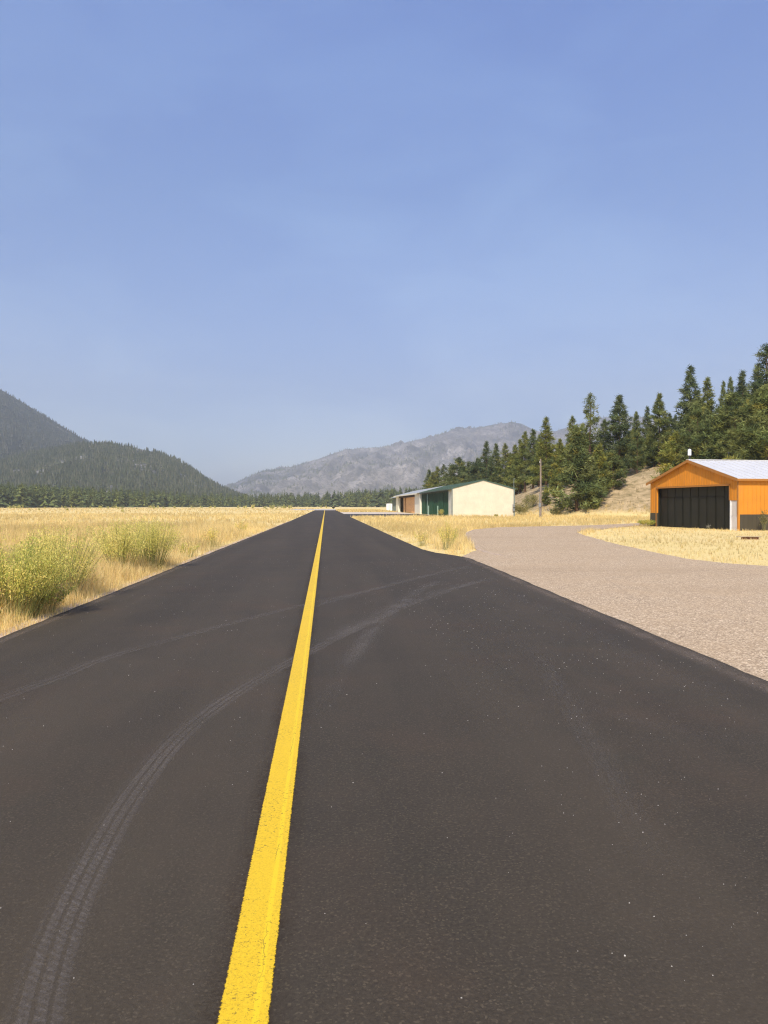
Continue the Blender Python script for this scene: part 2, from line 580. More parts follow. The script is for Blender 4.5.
def ribbon(name, pts, width, z, mat, step=.12, fade=0.0, close=False):
    """a marking sheet along a smooth path, with uv (across, metres along)"""
    P = [np.array(p, float) for p in pts]
    if len(P) > 2:
        dense = []
        for i in range(len(P) - 1):
            p0, p1, p2, p3 = P[max(i - 1, 0)], P[i], P[i + 1], P[min(i + 2, len(P) - 1)]
            n = max(2, int(np.hypot(*(p2 - p1)) / step))
            for t in np.arange(n) / n:
                dense.append(.5 * ((2 * p1) + (p2 - p0) * t + (2 * p0 - 5 * p1 + 4 * p2 - p3) * t * t + (3 * p1 - p0 - 3 * p2 + p3) * t ** 3))
        dense.append(P[-1])
    else:
        n = max(2, int(np.hypot(*(P[1] - P[0])) / step))
        dense = [P[0] + (P[1] - P[0]) * i / n for i in range(n + 1)]
    D = np.array(dense)
    T = np.gradient(D, axis=0)
    T /= np.linalg.norm(T, axis=1)[:, None]
    Nn = np.stack([T[:, 1], -T[:, 0]], 1)
    Lc = np.concatenate([[0], np.cumsum(np.hypot(*np.diff(D, axis=0).T))])
    me = bpy.data.meshes.new(name)
    vs, fs = [], []
    for i in range(len(D)):
        for s in (-.5, .5):
            p = D[i] + Nn[i] * width * s
            vs.append((p[0], p[1], z))
    for i in range(len(D) - 1):
        fs.append((2 * i, 2 * i + 1, 2 * i + 3, 2 * i + 2))
    me.from_pydata(vs, [], fs)
    uvl = me.uv_layers.new(name='UVMap')
    for lp in me.loops:
        i = lp.vertex_index
        uvl.data[lp.index].uv = (i % 2, Lc[i // 2])
    at_ = me.attributes.new('fade', 'FLOAT', 'POINT')
    tot = Lc[-1]
    for i in range(len(vs)):
        l = Lc[i // 2]
        at_.data[i].value = 1.0 if not fade else max(0, min(1, l / fade, (tot - l) / fade))
    me.materials.append(mat)
    return tag(link(name, me), kind='structure')


# dust and loose chips along the pavement edges
def dust_mat(name, col, amt):
    k = N(name)
    uv = k.n('ShaderNodeUVMap').outputs[0]
    sx = k.n('ShaderNodeSeparateXYZ'); k.l(uv, sx.inputs[0])
    v = k.coord(kind='World')
    n1 = k.ramp(k.noise(v, 40, 5, .8), [(.40, .1), (.62, 1.0)])
    n2 = k.ramp(k.noise(v, 1.6, 4, .65), [(.3, .2), (.65, 1.0)])
    ed = k.ramp(k.math('ABSOLUTE', k.math('SUBTRACT', sx.outputs[0], .5)), [(.05, 1.0), (.5, 0.0)])
    f = k.math('MULTIPLY', k.math('MULTIPLY', n1, n2), k.math('MULTIPLY', ed, k.math('MULTIPLY', k.n('ShaderNodeAttribute', attribute_name='fade').outputs['Fac'], amt)))
    mx = k.n('ShaderNodeMixShader'); k.l(f, mx.inputs[0])
    k.l(k.n('ShaderNodeBsdfTransparent').outputs[0], mx.inputs[1])
    k.l(k.bsdf(col, .95, 0, None, .1), mx.inputs[2])
    return k.done(mx.outputs[0])


ribbon('line_stain', [(-.262, -3), (-.262, 40)], .34, .0022, dust_mat('line_stain', (.030, .0165, .010), .75), .5)
ribbon('centre_line', [(-.256, -3), (-.256, 262)], .166, .0045, M['line'], .5)
tm, tf, tv = track_mat('tyre_dust', .62), track_mat('faint_tyre_dust', .5, 3), track_mat('very_faint_tyre_dust', .16, 3)
ribbon('tyre_track', [gnd(*p) for p in [(0, 1400), (18, 1180), (35, 1024), (62, 930), (100, 850), (135, 792), (175, 742), (215, 708), (255, 682), (300, 657), (350, 632), (410, 605), (478, 581)]], .21, .003, tm, .06, .5)
ribbon('tyre_track', [gnd(*p) for p in [(-120, 750), (-50, 719), (0, 699), (60, 677), (110, 657), (200, 632), (300, 606), (380, 588), (450, 571)]], .22, .0035, tf, .08, 1.5)
ribbon('tyre_track', [gnd(*p) for p in [(545, 655), (556, 690), (585, 735), (620, 800), (670, 880)]], .22, .003, tv, .08, 1.0)
ribbon('tyre_track', [gnd(*p) for p in [(540, 680), (600, 710), (680, 730), (800, 752)]], .2, .0025, tv, .08, .8)
ribbon('tyre_track', [gnd(*p) for p in [(318, 720), (345, 670), (375, 625), (410, 597)]], .2, .0032, tv, .08, .8)

dm = dust_mat('edge_dust', (.34, .26, .20), .5)
ribbon('edge_dust', [(3.86, -2), (3.88, 6.8), (4.0, 13), (4.18, 20.5), (4.2, 23.2)], .34, .0025, dm, .3)
ribbon('edge_dust', [(-3.84, 2), (-3.80, 12), (-3.76, 20), (-3.66, 40), (-3.52, 80)], .16, .0025, dm, .5)
ribbon('grit_lip', [gnd(*p) for p in [(474, 529.6), (466.5, 533), (465.8, 537), (470, 541.5), (478, 548.5), (490, 552.5), (505, 556)]], .35, -.0085, dust_mat('pale_grit', (.66, .52, .40), 1.0), .2, .6)
sheet('dirt_shoulder', ragged([(-4.22, 0), (-3.9, 0), (-3.85, 20), (-3.75, 40), (-3.62, 80), (-3.8, 80), (-4.0, 40), (-4.12, 20)], .3, .07), -.02, M['shoulder'], .04)

sd = dust_mat('soft_dust', (.17, .148, .128), .62)
sv_ = dust_mat('thin_dust', (.17, .148, .128), .16)
ribbon('dust_streak', [gnd(*p) for p in [(300, 610), (345, 598), (400, 582), (452, 570), (478, 564)]], .30, .0036, sd, .2, 1.0)
ribbon('dust_streak', [gnd(*p) for p in [(312, 646), (345, 632), (395, 607), (440, 592), (500, 577)]], .42, .0039, sd, .2, 1.0)
ribbon('dust_streak', [gnd(*p) for p in [(345, 672), (362, 645), (382, 622), (410, 596), (440, 580)]], .34, .0041, sd, .2, .8)
ribbon('dust_streak', [gnd(*p) for p in [(520, 640), (550, 672), (590, 735), (640, 820)]], .24, .0036, sv_, .2, 1.0)
ribbon('dust_streak', [gnd(*p) for p in [(500, 590), (570, 620), (650, 665), (740, 700)]], .4, .0036, sv_, .2, 1.0)

# pale pebbles on the asphalt
NP = 1500
pv, pf = [], []
b = MB()
for i in range(NP):
    y = 1.6 + 22 * random.random() ** 1.5
    x = random.uniform(-3.8, 4.1)
    if random.random() < .45: x = random.uniform(1.2, 4.1)
    if -.36 < x < -.15: continue
    r = min(1, .45 + y / 14) * random.uniform(.0014, .0040) * (1 + .5 * (random.random() < .06))
    n = random.randint(5, 7)
    rot = random.random() * 6.28
    sx, sy = random.uniform(.8, 1.5), random.uniform(.7, 1.1)
    base = []
    for j in range(n):
        t = rot + 6.283 * j / n
        rr = r * random.uniform(.8, 1.15)
        base.append((x + rr * sx * math.cos(t), y + rr * sy * math.sin(t)))
    i0 = len(b.v)
    b.v += [(px, py, .0008) for px, py in base] + [(x + (px - x) * .6, y + (py - y) * .6, .001 + r * .9) for px, py in base]
    for j in range(n):
        b.f.append((i0 + j, i0 + (j + 1) % n, i0 + n + (j + 1) % n, i0 + n + j))
    b.f.append(tuple(range(i0 + n, i0 + 2 * n)))
tag(b.build('pebbles', M['pebble']), 'scattered pale pebbles on the dark asphalt', 'pebbles', kind='stuff')

# ------------------------------------------------------------------ dry grass
GOLD = np.array([1.16, 1.15, 1.06]) * np.array([(.74, .57, .28), (.66, .50, .23), (.82, .66, .36), (.58, .43, .20), (.78, .63, .33), (.62, .52, .22), (.50, .37, .19)])


def on_ground(x, y, pad=.0):
    m = ~(inpoly(x, y, TAXI) | inpoly(x, y, APRON) | inpoly(x, y, ASPH) | inpoly(x, y, CONC) | inpoly(x, y, GRAV) | inpoly(x, y, HANG))
    for x0, y0, x1, y1 in BUILD:
        m &= ~((x > x0) & (x < x1) & (y > y0) & (y < y1))
    return m


def vnoise(x, y, s, seed=0):
    """cheap smooth 2d value noise, numpy"""
    g = np.random.default_rng(seed).random((64, 64))
    u, v = x / s, y / s
    i, j = np.floor(u).astype(int), np.floor(v).astype(int)
    fu, fv = u - i, v - j
    fu = fu * fu * (3 - 2 * fu); fv = fv * fv * (3 - 2 * fv)
    i0, i1, j0, j1 = i % 64, (i + 1) % 64, j % 64, (j + 1) % 64
    return (g[i0, j0] * (1 - fu) + g[i1, j0] * fu) * (1 - fv) + (g[i0, j1] * (1 - fu) + g[i1, j1] * fu) * fv


def blades(n, xr, yr, h, w, seedy=.25, pal=GOLD, hvar=.5, dens=None, region=None, clump=0, edge=None):
    x = rng.uniform(*xr, n); y = rng.uniform(*yr, n)
    if clump:
        m = max(1, n // clump)
        cx = rng.uniform(*xr, m); cy = rng.uniform(*yr, m)
        k = rng.integers(0, m, n)
        x = cx[k] + rng.normal(0, h * .22, n); y = cy[k] + rng.normal(0, h * .22, n)
    ok = on_ground(x, y)
    if region is not None: ok &= region(x, y)
    if dens is not None: ok &= rng.random(n) < dens(x, y)
    x, y = x[ok], y[ok]
    n = len(x)
    z = terrain(x, y) - .01
    tall = .55 + .9 * vnoise(x, y, 2.6, 3) * (.6 + .8 * vnoise(x, y, .7, 4))
    hh = h * tall * rng.uniform(1 - hvar, 1 + hvar * .7, n)
    if edge is not None: hh *= edge(x, y)
    a = rng.uniform(0, 2 * np.pi, n)
    la = rng.uniform(0, 2 * np.pi, n)
    lean = np.abs(rng.normal(0, .38, n)) * hh
    ww = w * rng.uniform(.6, 1.4, n)
    dx, dy = np.cos(a) * ww / 2, np.sin(a) * ww / 2
    lx, ly = np.cos(la) * lean, np.sin(la) * lean
    P0 = np.stack([x - dx, y - dy, z], 1); P1 = np.stack([x + dx, y + dy, z], 1)
    Mx = np.stack([x + lx * .35, y + ly * .35, z + hh * .6], 1)
    D = np.stack([dx * .8, dy * .8, 0 * dx], 1)
    Tp = np.stack([x + lx, y + ly, z + hh], 1)
    tri = np.stack([P0, P1, Mx + D, P0, Mx + D, Mx - D, Mx - D, Mx + D, Tp], 1).reshape(-1, 3)
    ci = rng.integers(0, len(pal), n)
    pn = vnoise(x, y, 5.0, 8)[:, None]
    c = pal[ci] * rng.uniform(.8, 1.15, (n, 1)) * (.72 + .46 * pn)
    c = np.repeat(c, 9, 0)
    return tri, c


lf = lambda x, y: (x > -y * .47 - 5)
near_edge = lambda x, y: np.clip((-3.8 - x) / .9, .25, 1.0)
parts = [
    blades(170000, (-15, -3.8), (5, 24), .42, .0055, region=lf, clump=14, edge=near_edge),
    blades(50000, (-15, -3.8), (5, 24), .24, .006, region=lf, clump=10, edge=near_edge, pal=GOLD * .9),
    blades(120000, (-34, -3.7), (24, 60), .44, .011, region=lf, clump=10, edge=near_edge),
    blades(60000, (-80, -3.6), (60, 150), .34, .028, region=lf, clump=8),
    blades(40000, (-230, -3.6), (150, 470), .28, .09, region=lf, clump=5),
    blades(50000, (3.3, 18), (24, 60), .32, .011, region=lambda x, y: x < 3.4 + (y - 20) * .5, clump=10, edge=lambda x, y: np.clip((x - 3.3) / 1.5, .3, 1)),
    blades(40000, (3.3, 40), (58, 112), .34, .02, region=lambda x, y: ~inpoly(x, y, HILLPOLY), clump=8),
    blades(14000, (3.3, 18), (180, 300), .4, .06, clump=6),
    blades(110000, (9, 44), (14, 66), .10, .010, region=lambda x, y: (~inpoly(x, y, HILLPOLY)) & (x > 9), clump=5, hvar=.8),
    blades(9000, (9, 44), (14, 66), .22, .010, region=lambda x, y: (~inpoly(x, y, HILLPOLY)) & (x > 9), clump=9, pal=np.array([(.42, .38, .16), (.5, .4, .2), (.34, .25, .12)]), dens=lambda x, y: vnoise(x, y, 3, 71) ** 2),
    blades(26000, (26, 110), (80, 190), .34, .03, region=lambda x, y: inpoly(x, y, HILLPOLY), clump=8, dens=lambda x, y: vnoise(x, y, 7, 21),
           pal=np.array([(.34, .26, .14), (.26, .22, .11), (.42, .33, .18), (.2, .18, .09)])),
    blades(26000, (27, 72), (84, 122), .40, .025, region=lambda x, y: seg_dist(x, y, FOOT) < 5, clump=8),
]
tri, c = merge_tris(parts)
tag(link('dry_grass', npmesh('dry_grass', tri, 3, M['grass'], c)), 'dry golden grass covering the field on both sides of the taxiway', 'grass', kind='stuff')

BRUSH = np.array([1.6, 1.5, 1.4]) * np.array([(.36, .34, .12), (.28, .30, .10), (.45, .40, .16), (.22, .24, .09)])
bt = [blades(2600, (-330, 10), (430, 560), 1.5, .35, pal=BRUSH, clump=26, dens=lambda x, y: vnoise(x, y, 26, 50) ** 1.5),
      blades(900, (-200, -8), (200, 420), .8, .2, pal=BRUSH, clump=30)]
tri, c = merge_tris(bt)
tag(link('field_brush', npmesh('field_brush', tri, 3, M['grass'], c)), 'low yellow green brush dotted along the far side of the field', 'brush', kind='stuff')

# ------------------------------------------------------------------ bushes and weeds
YG = np.array([1.40, 1.32, 1.25]) * np.array([(.52, .49, .14), (.42, .43, .11), (.60, .54, .18), (.34, .38, .10), (.66, .58, .22)])
GRN = np.array([1.85, 1.55, 1.4]) * np.array([(.36, .40, .11), (.27, .33, .08), (.44, .46, .13), (.52, .50, .16), (.21, .27, .07)])
OLV = np.array([(.19, .19, .08), (.25, .23, .10), (.15, .155, .065), (.33, .28, .14)])
DRY = np.array([(.42, .31, .13), (.34, .25, .11), (.48, .37, .18)])
BRN = np.array([(.30, .13, .07), (.36, .20, .10), (.24, .12, .06)])


def plant(name, x, y, hgt, rad, stems, leaves, pal, label, cat, leaf=.045, spread=1.0, group=None, upright=.5, tipc=None):
    z = terr1(x, y)
    root = empty(name, (x, y, z))
    tag(root, label, cat, group)
    sb = MB()
    L, LC = [], []
    for i in range(stems):
        a = random.uniform(0, 6.283)
        rr = rad * math.sqrt(random.random())
        bx, by = math.cos(a) * rr * .35, math.sin(a) * rr * .35
        tx, ty = math.cos(a) * rr * spread + random.gauss(0, rad * .1), math.sin(a) * rr * spread + random.gauss(0, rad * .1)
        th = hgt * random.uniform(.55, 1.0) * (1 - .35 * (rr / rad) ** 2 * (1 - upright))
        pts = [(bx, by, -.02), (bx + (tx - bx) * .35, by + (ty - by) * .35, th * .45), (bx + (tx - bx) * .75, by + (ty - by) * .75, th * .8), (tx, ty, th)]
        r0 = .0035 * (hgt / 1.2) + .001
        sb.tube(pts, [r0, r0 * .8, r0 * .6, r0 * .3], 4)
        pc = pal[random.randrange(len(pal))]
        P = np.array(pts)
        t = rng.uniform(.28, 1.0, leaves) ** .8
        seg = np.clip((t * 3).astype(int), 0, 2); f = t * 3 - seg
        c = P[seg] * (1 - f[:, None]) + P[seg + 1] * f[:, None]
        c += rng.normal(0, .05 * hgt, (leaves, 3)) * np.array([1, 1, .8])
        d = rng.normal(0, .8, (leaves, 3)) + np.array([0, 0, 1.0])
        d /= np.linalg.norm(d, axis=1)[:, None]
        s = np.cross(d, rng.normal(0, 1, (leaves, 3))); s /= np.linalg.norm(s, axis=1)[:, None]
        ll = leaf * rng.uniform(.6, 1.3, (leaves, 1)); lw = ll * .16
        A = c - s * lw; B = c + s * lw; T = c + d * ll
        Mi = c + d * ll * .5
        L.append(np.stack([c, Mi + s * lw, T, c, T, Mi - s * lw], 1).reshape(-1, 3))
        col = pc * rng.uniform(.75, 1.25, (leaves, 1))
        if tipc is not None:
            m = (t > .8)[:, None] & (rng.random((leaves, 1)) < .5)
            col = np.where(m, np.array(tipc) * rng.uniform(.8, 1.2, (leaves, 1)), col)
        LC.append(np.repeat(col, 6, 0))
    sb.build('stems', M['stem'], root)
    v = np.concatenate(L); v[:, 2] = np.maximum(v[:, 2], .005)
    link('foliage', npmesh('foliage', v, 3, M['leaf'], np.concatenate(LC)), root)
    return root


YEL = (.72, .62, .18)
px = gnd(14, 617)
plant('roadside_bush', px[0], px[1], 1.30, .82, 130, 115, GRN, 'large green leafy bush nearest the camera on the left edge of the taxiway', 'bush', .036, 1.0, tipc=YEL)
px = gnd(60, 598)
plant('roadside_bush', px[0], px[1], 1.40, .75, 105, 105, YG, 'yellow green feathery bush just behind the large green bush', 'bush', .034, 1.0, tipc=YEL)
px = gnd(152, 568)
plant('roadside_bush', px[0], px[1], 1.42, .70, 95, 95, GRN * .5 + YG * .5, 'round green bush standing alone halfway along the left grass edge', 'bush', .04, 1.0, tipc=YEL)
px = gnd(121, 573)
plant('roadside_bush', px[0], px[1], 1.36, .68, 85, 88, YG, 'paler yellow bush growing against the lone round green bush', 'bush', .045, 1.0, tipc=YEL)
px = gnd(42, 612)
plant('dry_weed', px[0], px[1], .58, .40, 70, 34, np.vstack([YG * .8, DRY * 1.6]), 'low straw coloured weed clump at the foot of the large bush', 'weed', .05, 1.1)
px = gnd(448, 549)
plant('roadside_bush', px[0], px[1], 1.10, .42, 40, 42, np.vstack([YG, DRY * 1.7]), 'tall thin yellow green bush between the taxiway and the gravel turnoff', 'bush', .045, 1.0, tipc=YEL)
px = gnd(421, 545)
plant('dry_weed', px[0], px[1], .75, .36, 26, 30, np.vstack([YG, DRY * 1.8, DRY * 1.8]), 'straw coloured weed beside the right taxiway edge before the turnoff', 'weed', .05)
px = gnd(212, 546)
plant('dry_weed', px[0], px[1], .80, .42, 30, 36, np.vstack([YG, DRY * 1.7, DRY * 1.7]), 'yellowish weed in the left field beyond the round bushes', 'weed', .05)
px = gnd(243, 533)
plant('dry_weed', px[0], px[1], .85, .4, 26, 34, np.vstack([YG, DRY * 1.7, DRY * 1.7]), 'farthest small green weed along the left grass edge', 'weed', .06)
px = gnd(85, 590)
plant('dry_weed', px[0], px[1], .5, .34, 34, 30, np.vstack([YG * .8, DRY * 1.6]), 'short straw coloured weed between the two pairs of roadside bushes', 'weed', .045)
px = gnd(188, 556)
plant('dry_weed', px[0], px[1], .55, .34, 30, 30, np.vstack([YG * .9, DRY * 1.6]), 'short weed by the asphalt just past the round green bush', 'weed', .045)

# ------------------------------------------------------------------ conifers
PINE = np.array([1.30, 1.34, 1.06]) * np.array([(.088, .105, .045), (.108, .124, .052), (.070, .086, .040), (.130, .142, .060), (.150, .155, .066)])


def conifer_mesh(seed, hgt, rad, base, profile, nb, clumps, tufts, gap=.0, yellow=0.0, up=.25, tl=.62):
    """crown triangle soup: whorled branches carrying needle tufts"""
    r = np.random.default_rng(seed)
    out, cols = [], []
    for i in range(nb):
        t = (i + r.random()) / nb
        t = base + (1 - base) * t ** .92
        if r.random() < gap: continue
        u = (t - base) / (1 - base)
        L = rad * profile(u) * r.uniform(.62, 1.18)
        az = r.uniform(0, 2 * np.pi)
        z0 = t * hgt
        nc = max(2, int(clumps * (.35 + .65 * L / rad)))
        s = np.sqrt(r.uniform(.04, 1.0, nc))
        droop = r.uniform(-.32, .22) + up * u
        side = r.normal(0, .17, nc) * L * s
        cx = np.cos(az) * s * L - np.sin(az) * side
        cy = np.sin(az) * s * L + np.cos(az) * side
        cz = z0 + s * L * droop + r.normal(0, .18, nc) + .12 * L * s * s
        ctr = np.stack([cx, cy, cz], 1)
        base_c = PINE[r.integers(0, len(PINE))] * r.uniform(.72, 1.28)
        if r.random() < yellow: base_c = base_c * np.array([1.5, 1.25, .9])
        for k in range(nc):
            n = int(tufts * r.uniform(.7, 1.3))
            d = r.normal(0, 1, (n, 3)) * np.array([1, 1, .7]) + np.array([np.cos(az) * .5, np.sin(az) * .5, .35])
            d /= np.linalg.norm(d, axis=1)[:, None]
            sd = np.cross(d, r.normal(0, 1, (n, 3))); sd /= np.linalg.norm(sd, axis=1)[:, None] + 1e-9
            ln = tl * r.uniform(.55, 1.25, (n, 1)) * (.6 + .4 * min(1, L / 1.6))
            w = ln * r.uniform(.13, .24, (n, 1))
            o = ctr[k] + r.normal(0, .14, (n, 3))
            out.append(np.stack([o - sd * w * .5, o + sd * w * .5, o + d * ln], 1).reshape(-1, 3))
            cc = base_c * r.uniform(.78, 1.25) * r.uniform(.85, 1.15, (n, 1))
            cols.append(np.repeat(cc, 3, 0))
    # leader shoot
    n = 40
    zz = hgt * r.uniform(.955, 1.0, n)
    a = r.uniform(0, 6.28, n)
    o = np.stack([np.cos(a) * .05, np.sin(a) * .05, zz - .3], 1)
    d = np.stack([np.cos(a) * .45, np.sin(a) * .45, np.full(n, .9)], 1)
    sd = np.cross(d, [0, 0, 1.]); sd /= np.linalg.norm(sd, axis=1)[:, None]
    out.append(np.stack([o - sd * .05, o + sd * .05, o + d * .45], 1).reshape(-1, 3))
    cols.append(np.repeat(PINE[r.integers(0, 5, n)], 3, 0))
    v = np.concatenate(out)
    v[:, 2] = np.maximum(v[:, 2], .02)
    return v, np.concatenate(cols)


def trunk_mesh(name, hgt, r0, seed):
    r = random.Random(seed)
    b = MB()
    pts = [(0, 0, -.6)]
    for k in range(1, 8):
        t = k / 7
        pts.append((r.uniform(-.08, .08), r.uniform(-.08, .08), hgt * .97 * t))
    b.tube(pts, [r0 * 1.25] + [r0 * (1 - .93 * k / 7) for k in range(1, 8)], 8)
    for k in range(26):
        t = .12 + .8 * r.random()
        a = r.random() * 6.28
        l = (1 - t) * hgt * .16 + .5
        z = hgt * t
        b.tube([(0, 0, z), (math.cos(a) * l, math.sin(a) * l, z + l * .1)], [r0 * .22 * (1 - t) + .015, .01], 4)
    return b.mesh(name, M['bark'])


cone = lambda u: (1 - u) ** .92 * (.35 + .65 * min(1, (u + .05) * 6)) + .06
oval = lambda u: (math.sin(math.pi * min(1, (u * .76 + .24))) ** .95) * .98 + .05
spire = lambda u: (1 - u) ** .82 * 1.0 + .05
openp = lambda u: (1 - u) ** .72 * (.56 + .5 * math.sin(u * 23) ** 2) + .06
SPEC = {  # name: (height, radius, base, profile, branches, clumps, tufts, gap, yellow)
    'slim': [(17, 2.9, .12, spire, 170, 9, 12, .05, .05), (18, 3.3, .09, cone, 180, 9, 12, .05, .05), (17, 2.7, .15, spire, 160, 9, 12, .07, .02)],
    'open': [(17, 2.8, .20, openp, 100, 8, 12, .10, .05), (17, 3.1, .14, openp, 120, 9, 12, .08, .08)],
    'broad': [(15, 3.7, .10, oval, 175, 10, 13, .05, .12), (15, 3.7, .10, cone, 180, 10, 13, .06, .10), (16, 3.9, .12, oval, 170, 10, 13, .07, .06)],
    'bushy': [(10, 3.1, .02, cone, 140, 9, 13, .03, .15), (10, 3.0, .03, oval, 140, 9, 13, .03, .25), (9, 2.8, .02, cone, 120, 9, 13, .05, .3)],
}
TREE = {}
for kind, lst in SPEC.items():
    TREE[kind] = []
    for i, (h_, r_, b_, p_, nb, cl, tu, gp, ye) in enumerate(lst):
        v, c = conifer_mesh(hash((len(kind), i)) % 1000 + i * 17, h_, r_, b_, p_, nb, cl, tu, gp, ye)
        crown = npmesh('crown', v, 3, M['needle'], c)
        tr = trunk_mesh('trunk', h_, .26 if kind != 'bushy' else .17, i + 5)
        TREE[kind].append((h_, crown, tr))


def tree_at(px, top, d, kind, label, group=None, var=None, wide=1.0, name='pine_tree'):
    x, y = at(px, d)
    z = terr1(x, y)
    ht = height(top, d) - z
    h0, crown, tr = TREE[kind][(var if var is not None else random.randrange(9)) % len(TREE[kind])]
    s = ht / h0
    root = empty(name, (x, y, z), random.uniform(0, 6.28))
    sw = (s * .6 + .4 * (s ** .5)) * wide * 1.14
    root.scale = (sw, sw, s)
    tag(root, label, 'tree', group)
    link('crown', crown, root)
    link('trunk', tr, root)
    return root


HG = 'pines on the hillside right of the hangars'
tree_at(590, 394, 138, 'open', 'slim pine with gappy open crown rising alone above the hillside bushes', None, 0)
tree_at(619, 397, 134, 'broad', 'tall full pine right of the slim open pine on the hillside', None, 1, .95)
tree_at(636, 412, 142, 'slim', 'narrow pine tucked behind the right shoulder of the tall full pine', None, 2, .8)
tree_at(647, 407, 142, 'slim', 'narrow pine close on the left of the pointed pine above the bare bank', None, 0, .8)
tree_at(659, 395, 131, 'broad', 'pointed broad pine above the bare sandy bank left of the orange hangar', None, 1, .8)
tree_at(690, 367, 126, 'slim', 'tallest narrow pine directly above the peak of the orange hangar', None, 0, 1.0)
tree_at(707, 378, 138, 'slim', 'second narrow pine just right of the tallest one over the orange hangar', None, 2, .9)
tree_at(723, 382, 150, 'slim', 'thin spire pine, left one of two behind the dark broad pine', None, 0, .6)
tree_at(730, 378, 150, 'slim', 'thin spire pine, right one of two behind the dark broad pine', None, 2, .65)
tree_at(742, 372, 134, 'slim', 'dense pointed pine over the hangar roof, left of the tall edge pine', None, 1, 1.0)
tree_at(766, 346, 112, 'open', 'tallest dark pine at the right edge of the picture', None, 1, 1.15)
tree_at(757, 366, 122, 'slim', 'dark pine leaning in just left of the tall edge pine', None, 0, 1.0)
tree_at(572, 417, 150, 'slim', 'pointed pine left of the slim open pine on the hillside', None, 1, .95)
tree_at(546, 418, 152, 'slim', 'pointed dark pine rising right behind the wooden utility pole', None, 0, 1.05)
tree_at(697, 404, 110, 'broad', 'yellow green rounded pine behind the peak of the orange hangar', None, 0, .75)
tree_at(676, 434, 112, 'bushy', 'small bright green pine left of the yellow green one by the hangar', None, 1, .85)
tree_at(734, 394, 106, 'broad', 'dark broad pine behind the middle of the metal hangar roof', None, 2, 1.0)
tree_at(767, 388, 98, 'broad', 'green rounded pine behind the hangar roof at the right picture edge', None, 0, 1.0)
tree_at(716, 420, 108, 'bushy', 'low dark pine filling the gap behind the hangar roof', None, 0, 1.0)
tree_at(750, 425, 100, 'bushy', 'low green pine behind the hangar roof under the dense pointed one', None, 2, 1.0)
tree_at(577, 428, 113, 'bushy', 'large dark bushy pine at the foot of the hill, crown down to the grass', None, 0, 1.05)
tree_at(599, 446, 116, 'bushy', 'middle bushy pine at the hill foot with a ragged crown', None, 2, .9)
tree_at(613, 452, 119, 'bushy', 'lighter green bushy pine leaning over the bare bank, right of the dark one', None, 1, .95)
tree_at(637, 432, 128, 'broad', 'round dark pine on the bank between the bushy pines and hangar', None, 0, .7)
tree_at(654, 440, 133, 'bushy', 'spreading low pine on top of the bare sandy bank', None, 0, 1.0)
tree_at(604, 420, 135, 'slim', 'pine half hidden between the slim open one and the tall full one', None, 2, 1.0)
tree_at(560, 440, 140, 'broad', 'middle sized pine right of the utility pole behind the bushy ones', None, 1, .8)
tree_at(556, 470, 126, 'bushy', 'small olive pine on the slope right of the utility pole', None, 1, .6)
tree_at(546, 486, 122, 'bushy', 'smallest olive young pine just right of the utility pole', None, 2, .7)

HB = 'pines in a row behind the cream and green hangar'
row = [(429, 470, 300), (433, 473, 285), (437.5, 467, 285), (444, 465, 275), (451, 466, 262), (459, 458, 255), (464, 466, 240), (468, 462, 240), (473, 465, 232), (478, 459, 228),
       (486.5, 442, 215), (491, 458, 205), (496, 444, 208), (505, 444, 200), (510, 456, 190), (515, 445, 188), (520, 440, 184), (525, 432, 178), (533, 430, 170), (539, 436, 164)]
rl = {486.5: 'tallest pine above the ridge of the cream hangar roof, left one of three', 496: 'middle one of three tall pines above the cream hangar ridge',
      505: 'right one of three tall pines above the cream hangar roof', 525: 'tall pine above the right corner of the cream hangar', 533: 'tall pine just left of the utility pole top',
      459: 'small pine peaking above the low pines over the green roof', 429: 'leftmost small pine over the green hangar roof'}
for i, (p, t, d) in enumerate(row):
    tree_at(p, t, d, ['slim', 'broad', 'slim', 'open'][i % 4] if p < 480 else 'slim', rl.get(p, 'dark pine among the crowded row behind the cream and green hangar'), HB, i, 1.0 + .25 * (p < 480))

# filler pines deeper in the stand, below the skyline
SKY = [(425, 478), (440, 474), (470, 470), (482, 456), (515, 456), (530, 446), (548, 440), (575, 440), (600, 432), (640, 428), (665, 420), (685, 405), (705, 398), (740, 392), (760, 385), (800, 350), (900, 330)]
spx = np.array([p for p, _ in SKY]); spy = np.array([p for _, p in SKY])
fr = random.Random(5)
for i in range(84):
    p = fr.uniform(426, 860)
    dmin = np.interp(p, [426, 480, 520, 560, 640, 700, 768, 860], [250, 205, 172, 140, 136, 122, 105, 92])
    d = dmin + abs(fr.gauss(0, 1)) * (26 if p > 540 else 45) + 4
    top = float(np.interp(p, spx, spy)) + fr.uniform(-4, 22)
    x, y = at(p, d)
    if not inpoly(np.array([x]), np.array([y]), HILLPOLY)[0]: continue
    if height(top, d) - terr1(x, y) < 5: top = HZ - (6 + terr1(x, y) - EYE) / d * FPX
    if p < 530: lab, gr = 'dark pine among the crowded row behind the cream and green hangar', HB
    elif p < 680: lab, gr = 'dark pine in the depth of the stand between utility pole and orange hangar', 'pines in the depth of the hillside stand'
    else: lab, gr = 'dark pine in the depth of the stand behind the orange hangar', 'pines in the stand behind the orange hangar'
    tree_at(p, top, d, fr.choice(['slim', 'broad', 'broad', 'slim', 'bushy']), lab, gr, i, 1.05)

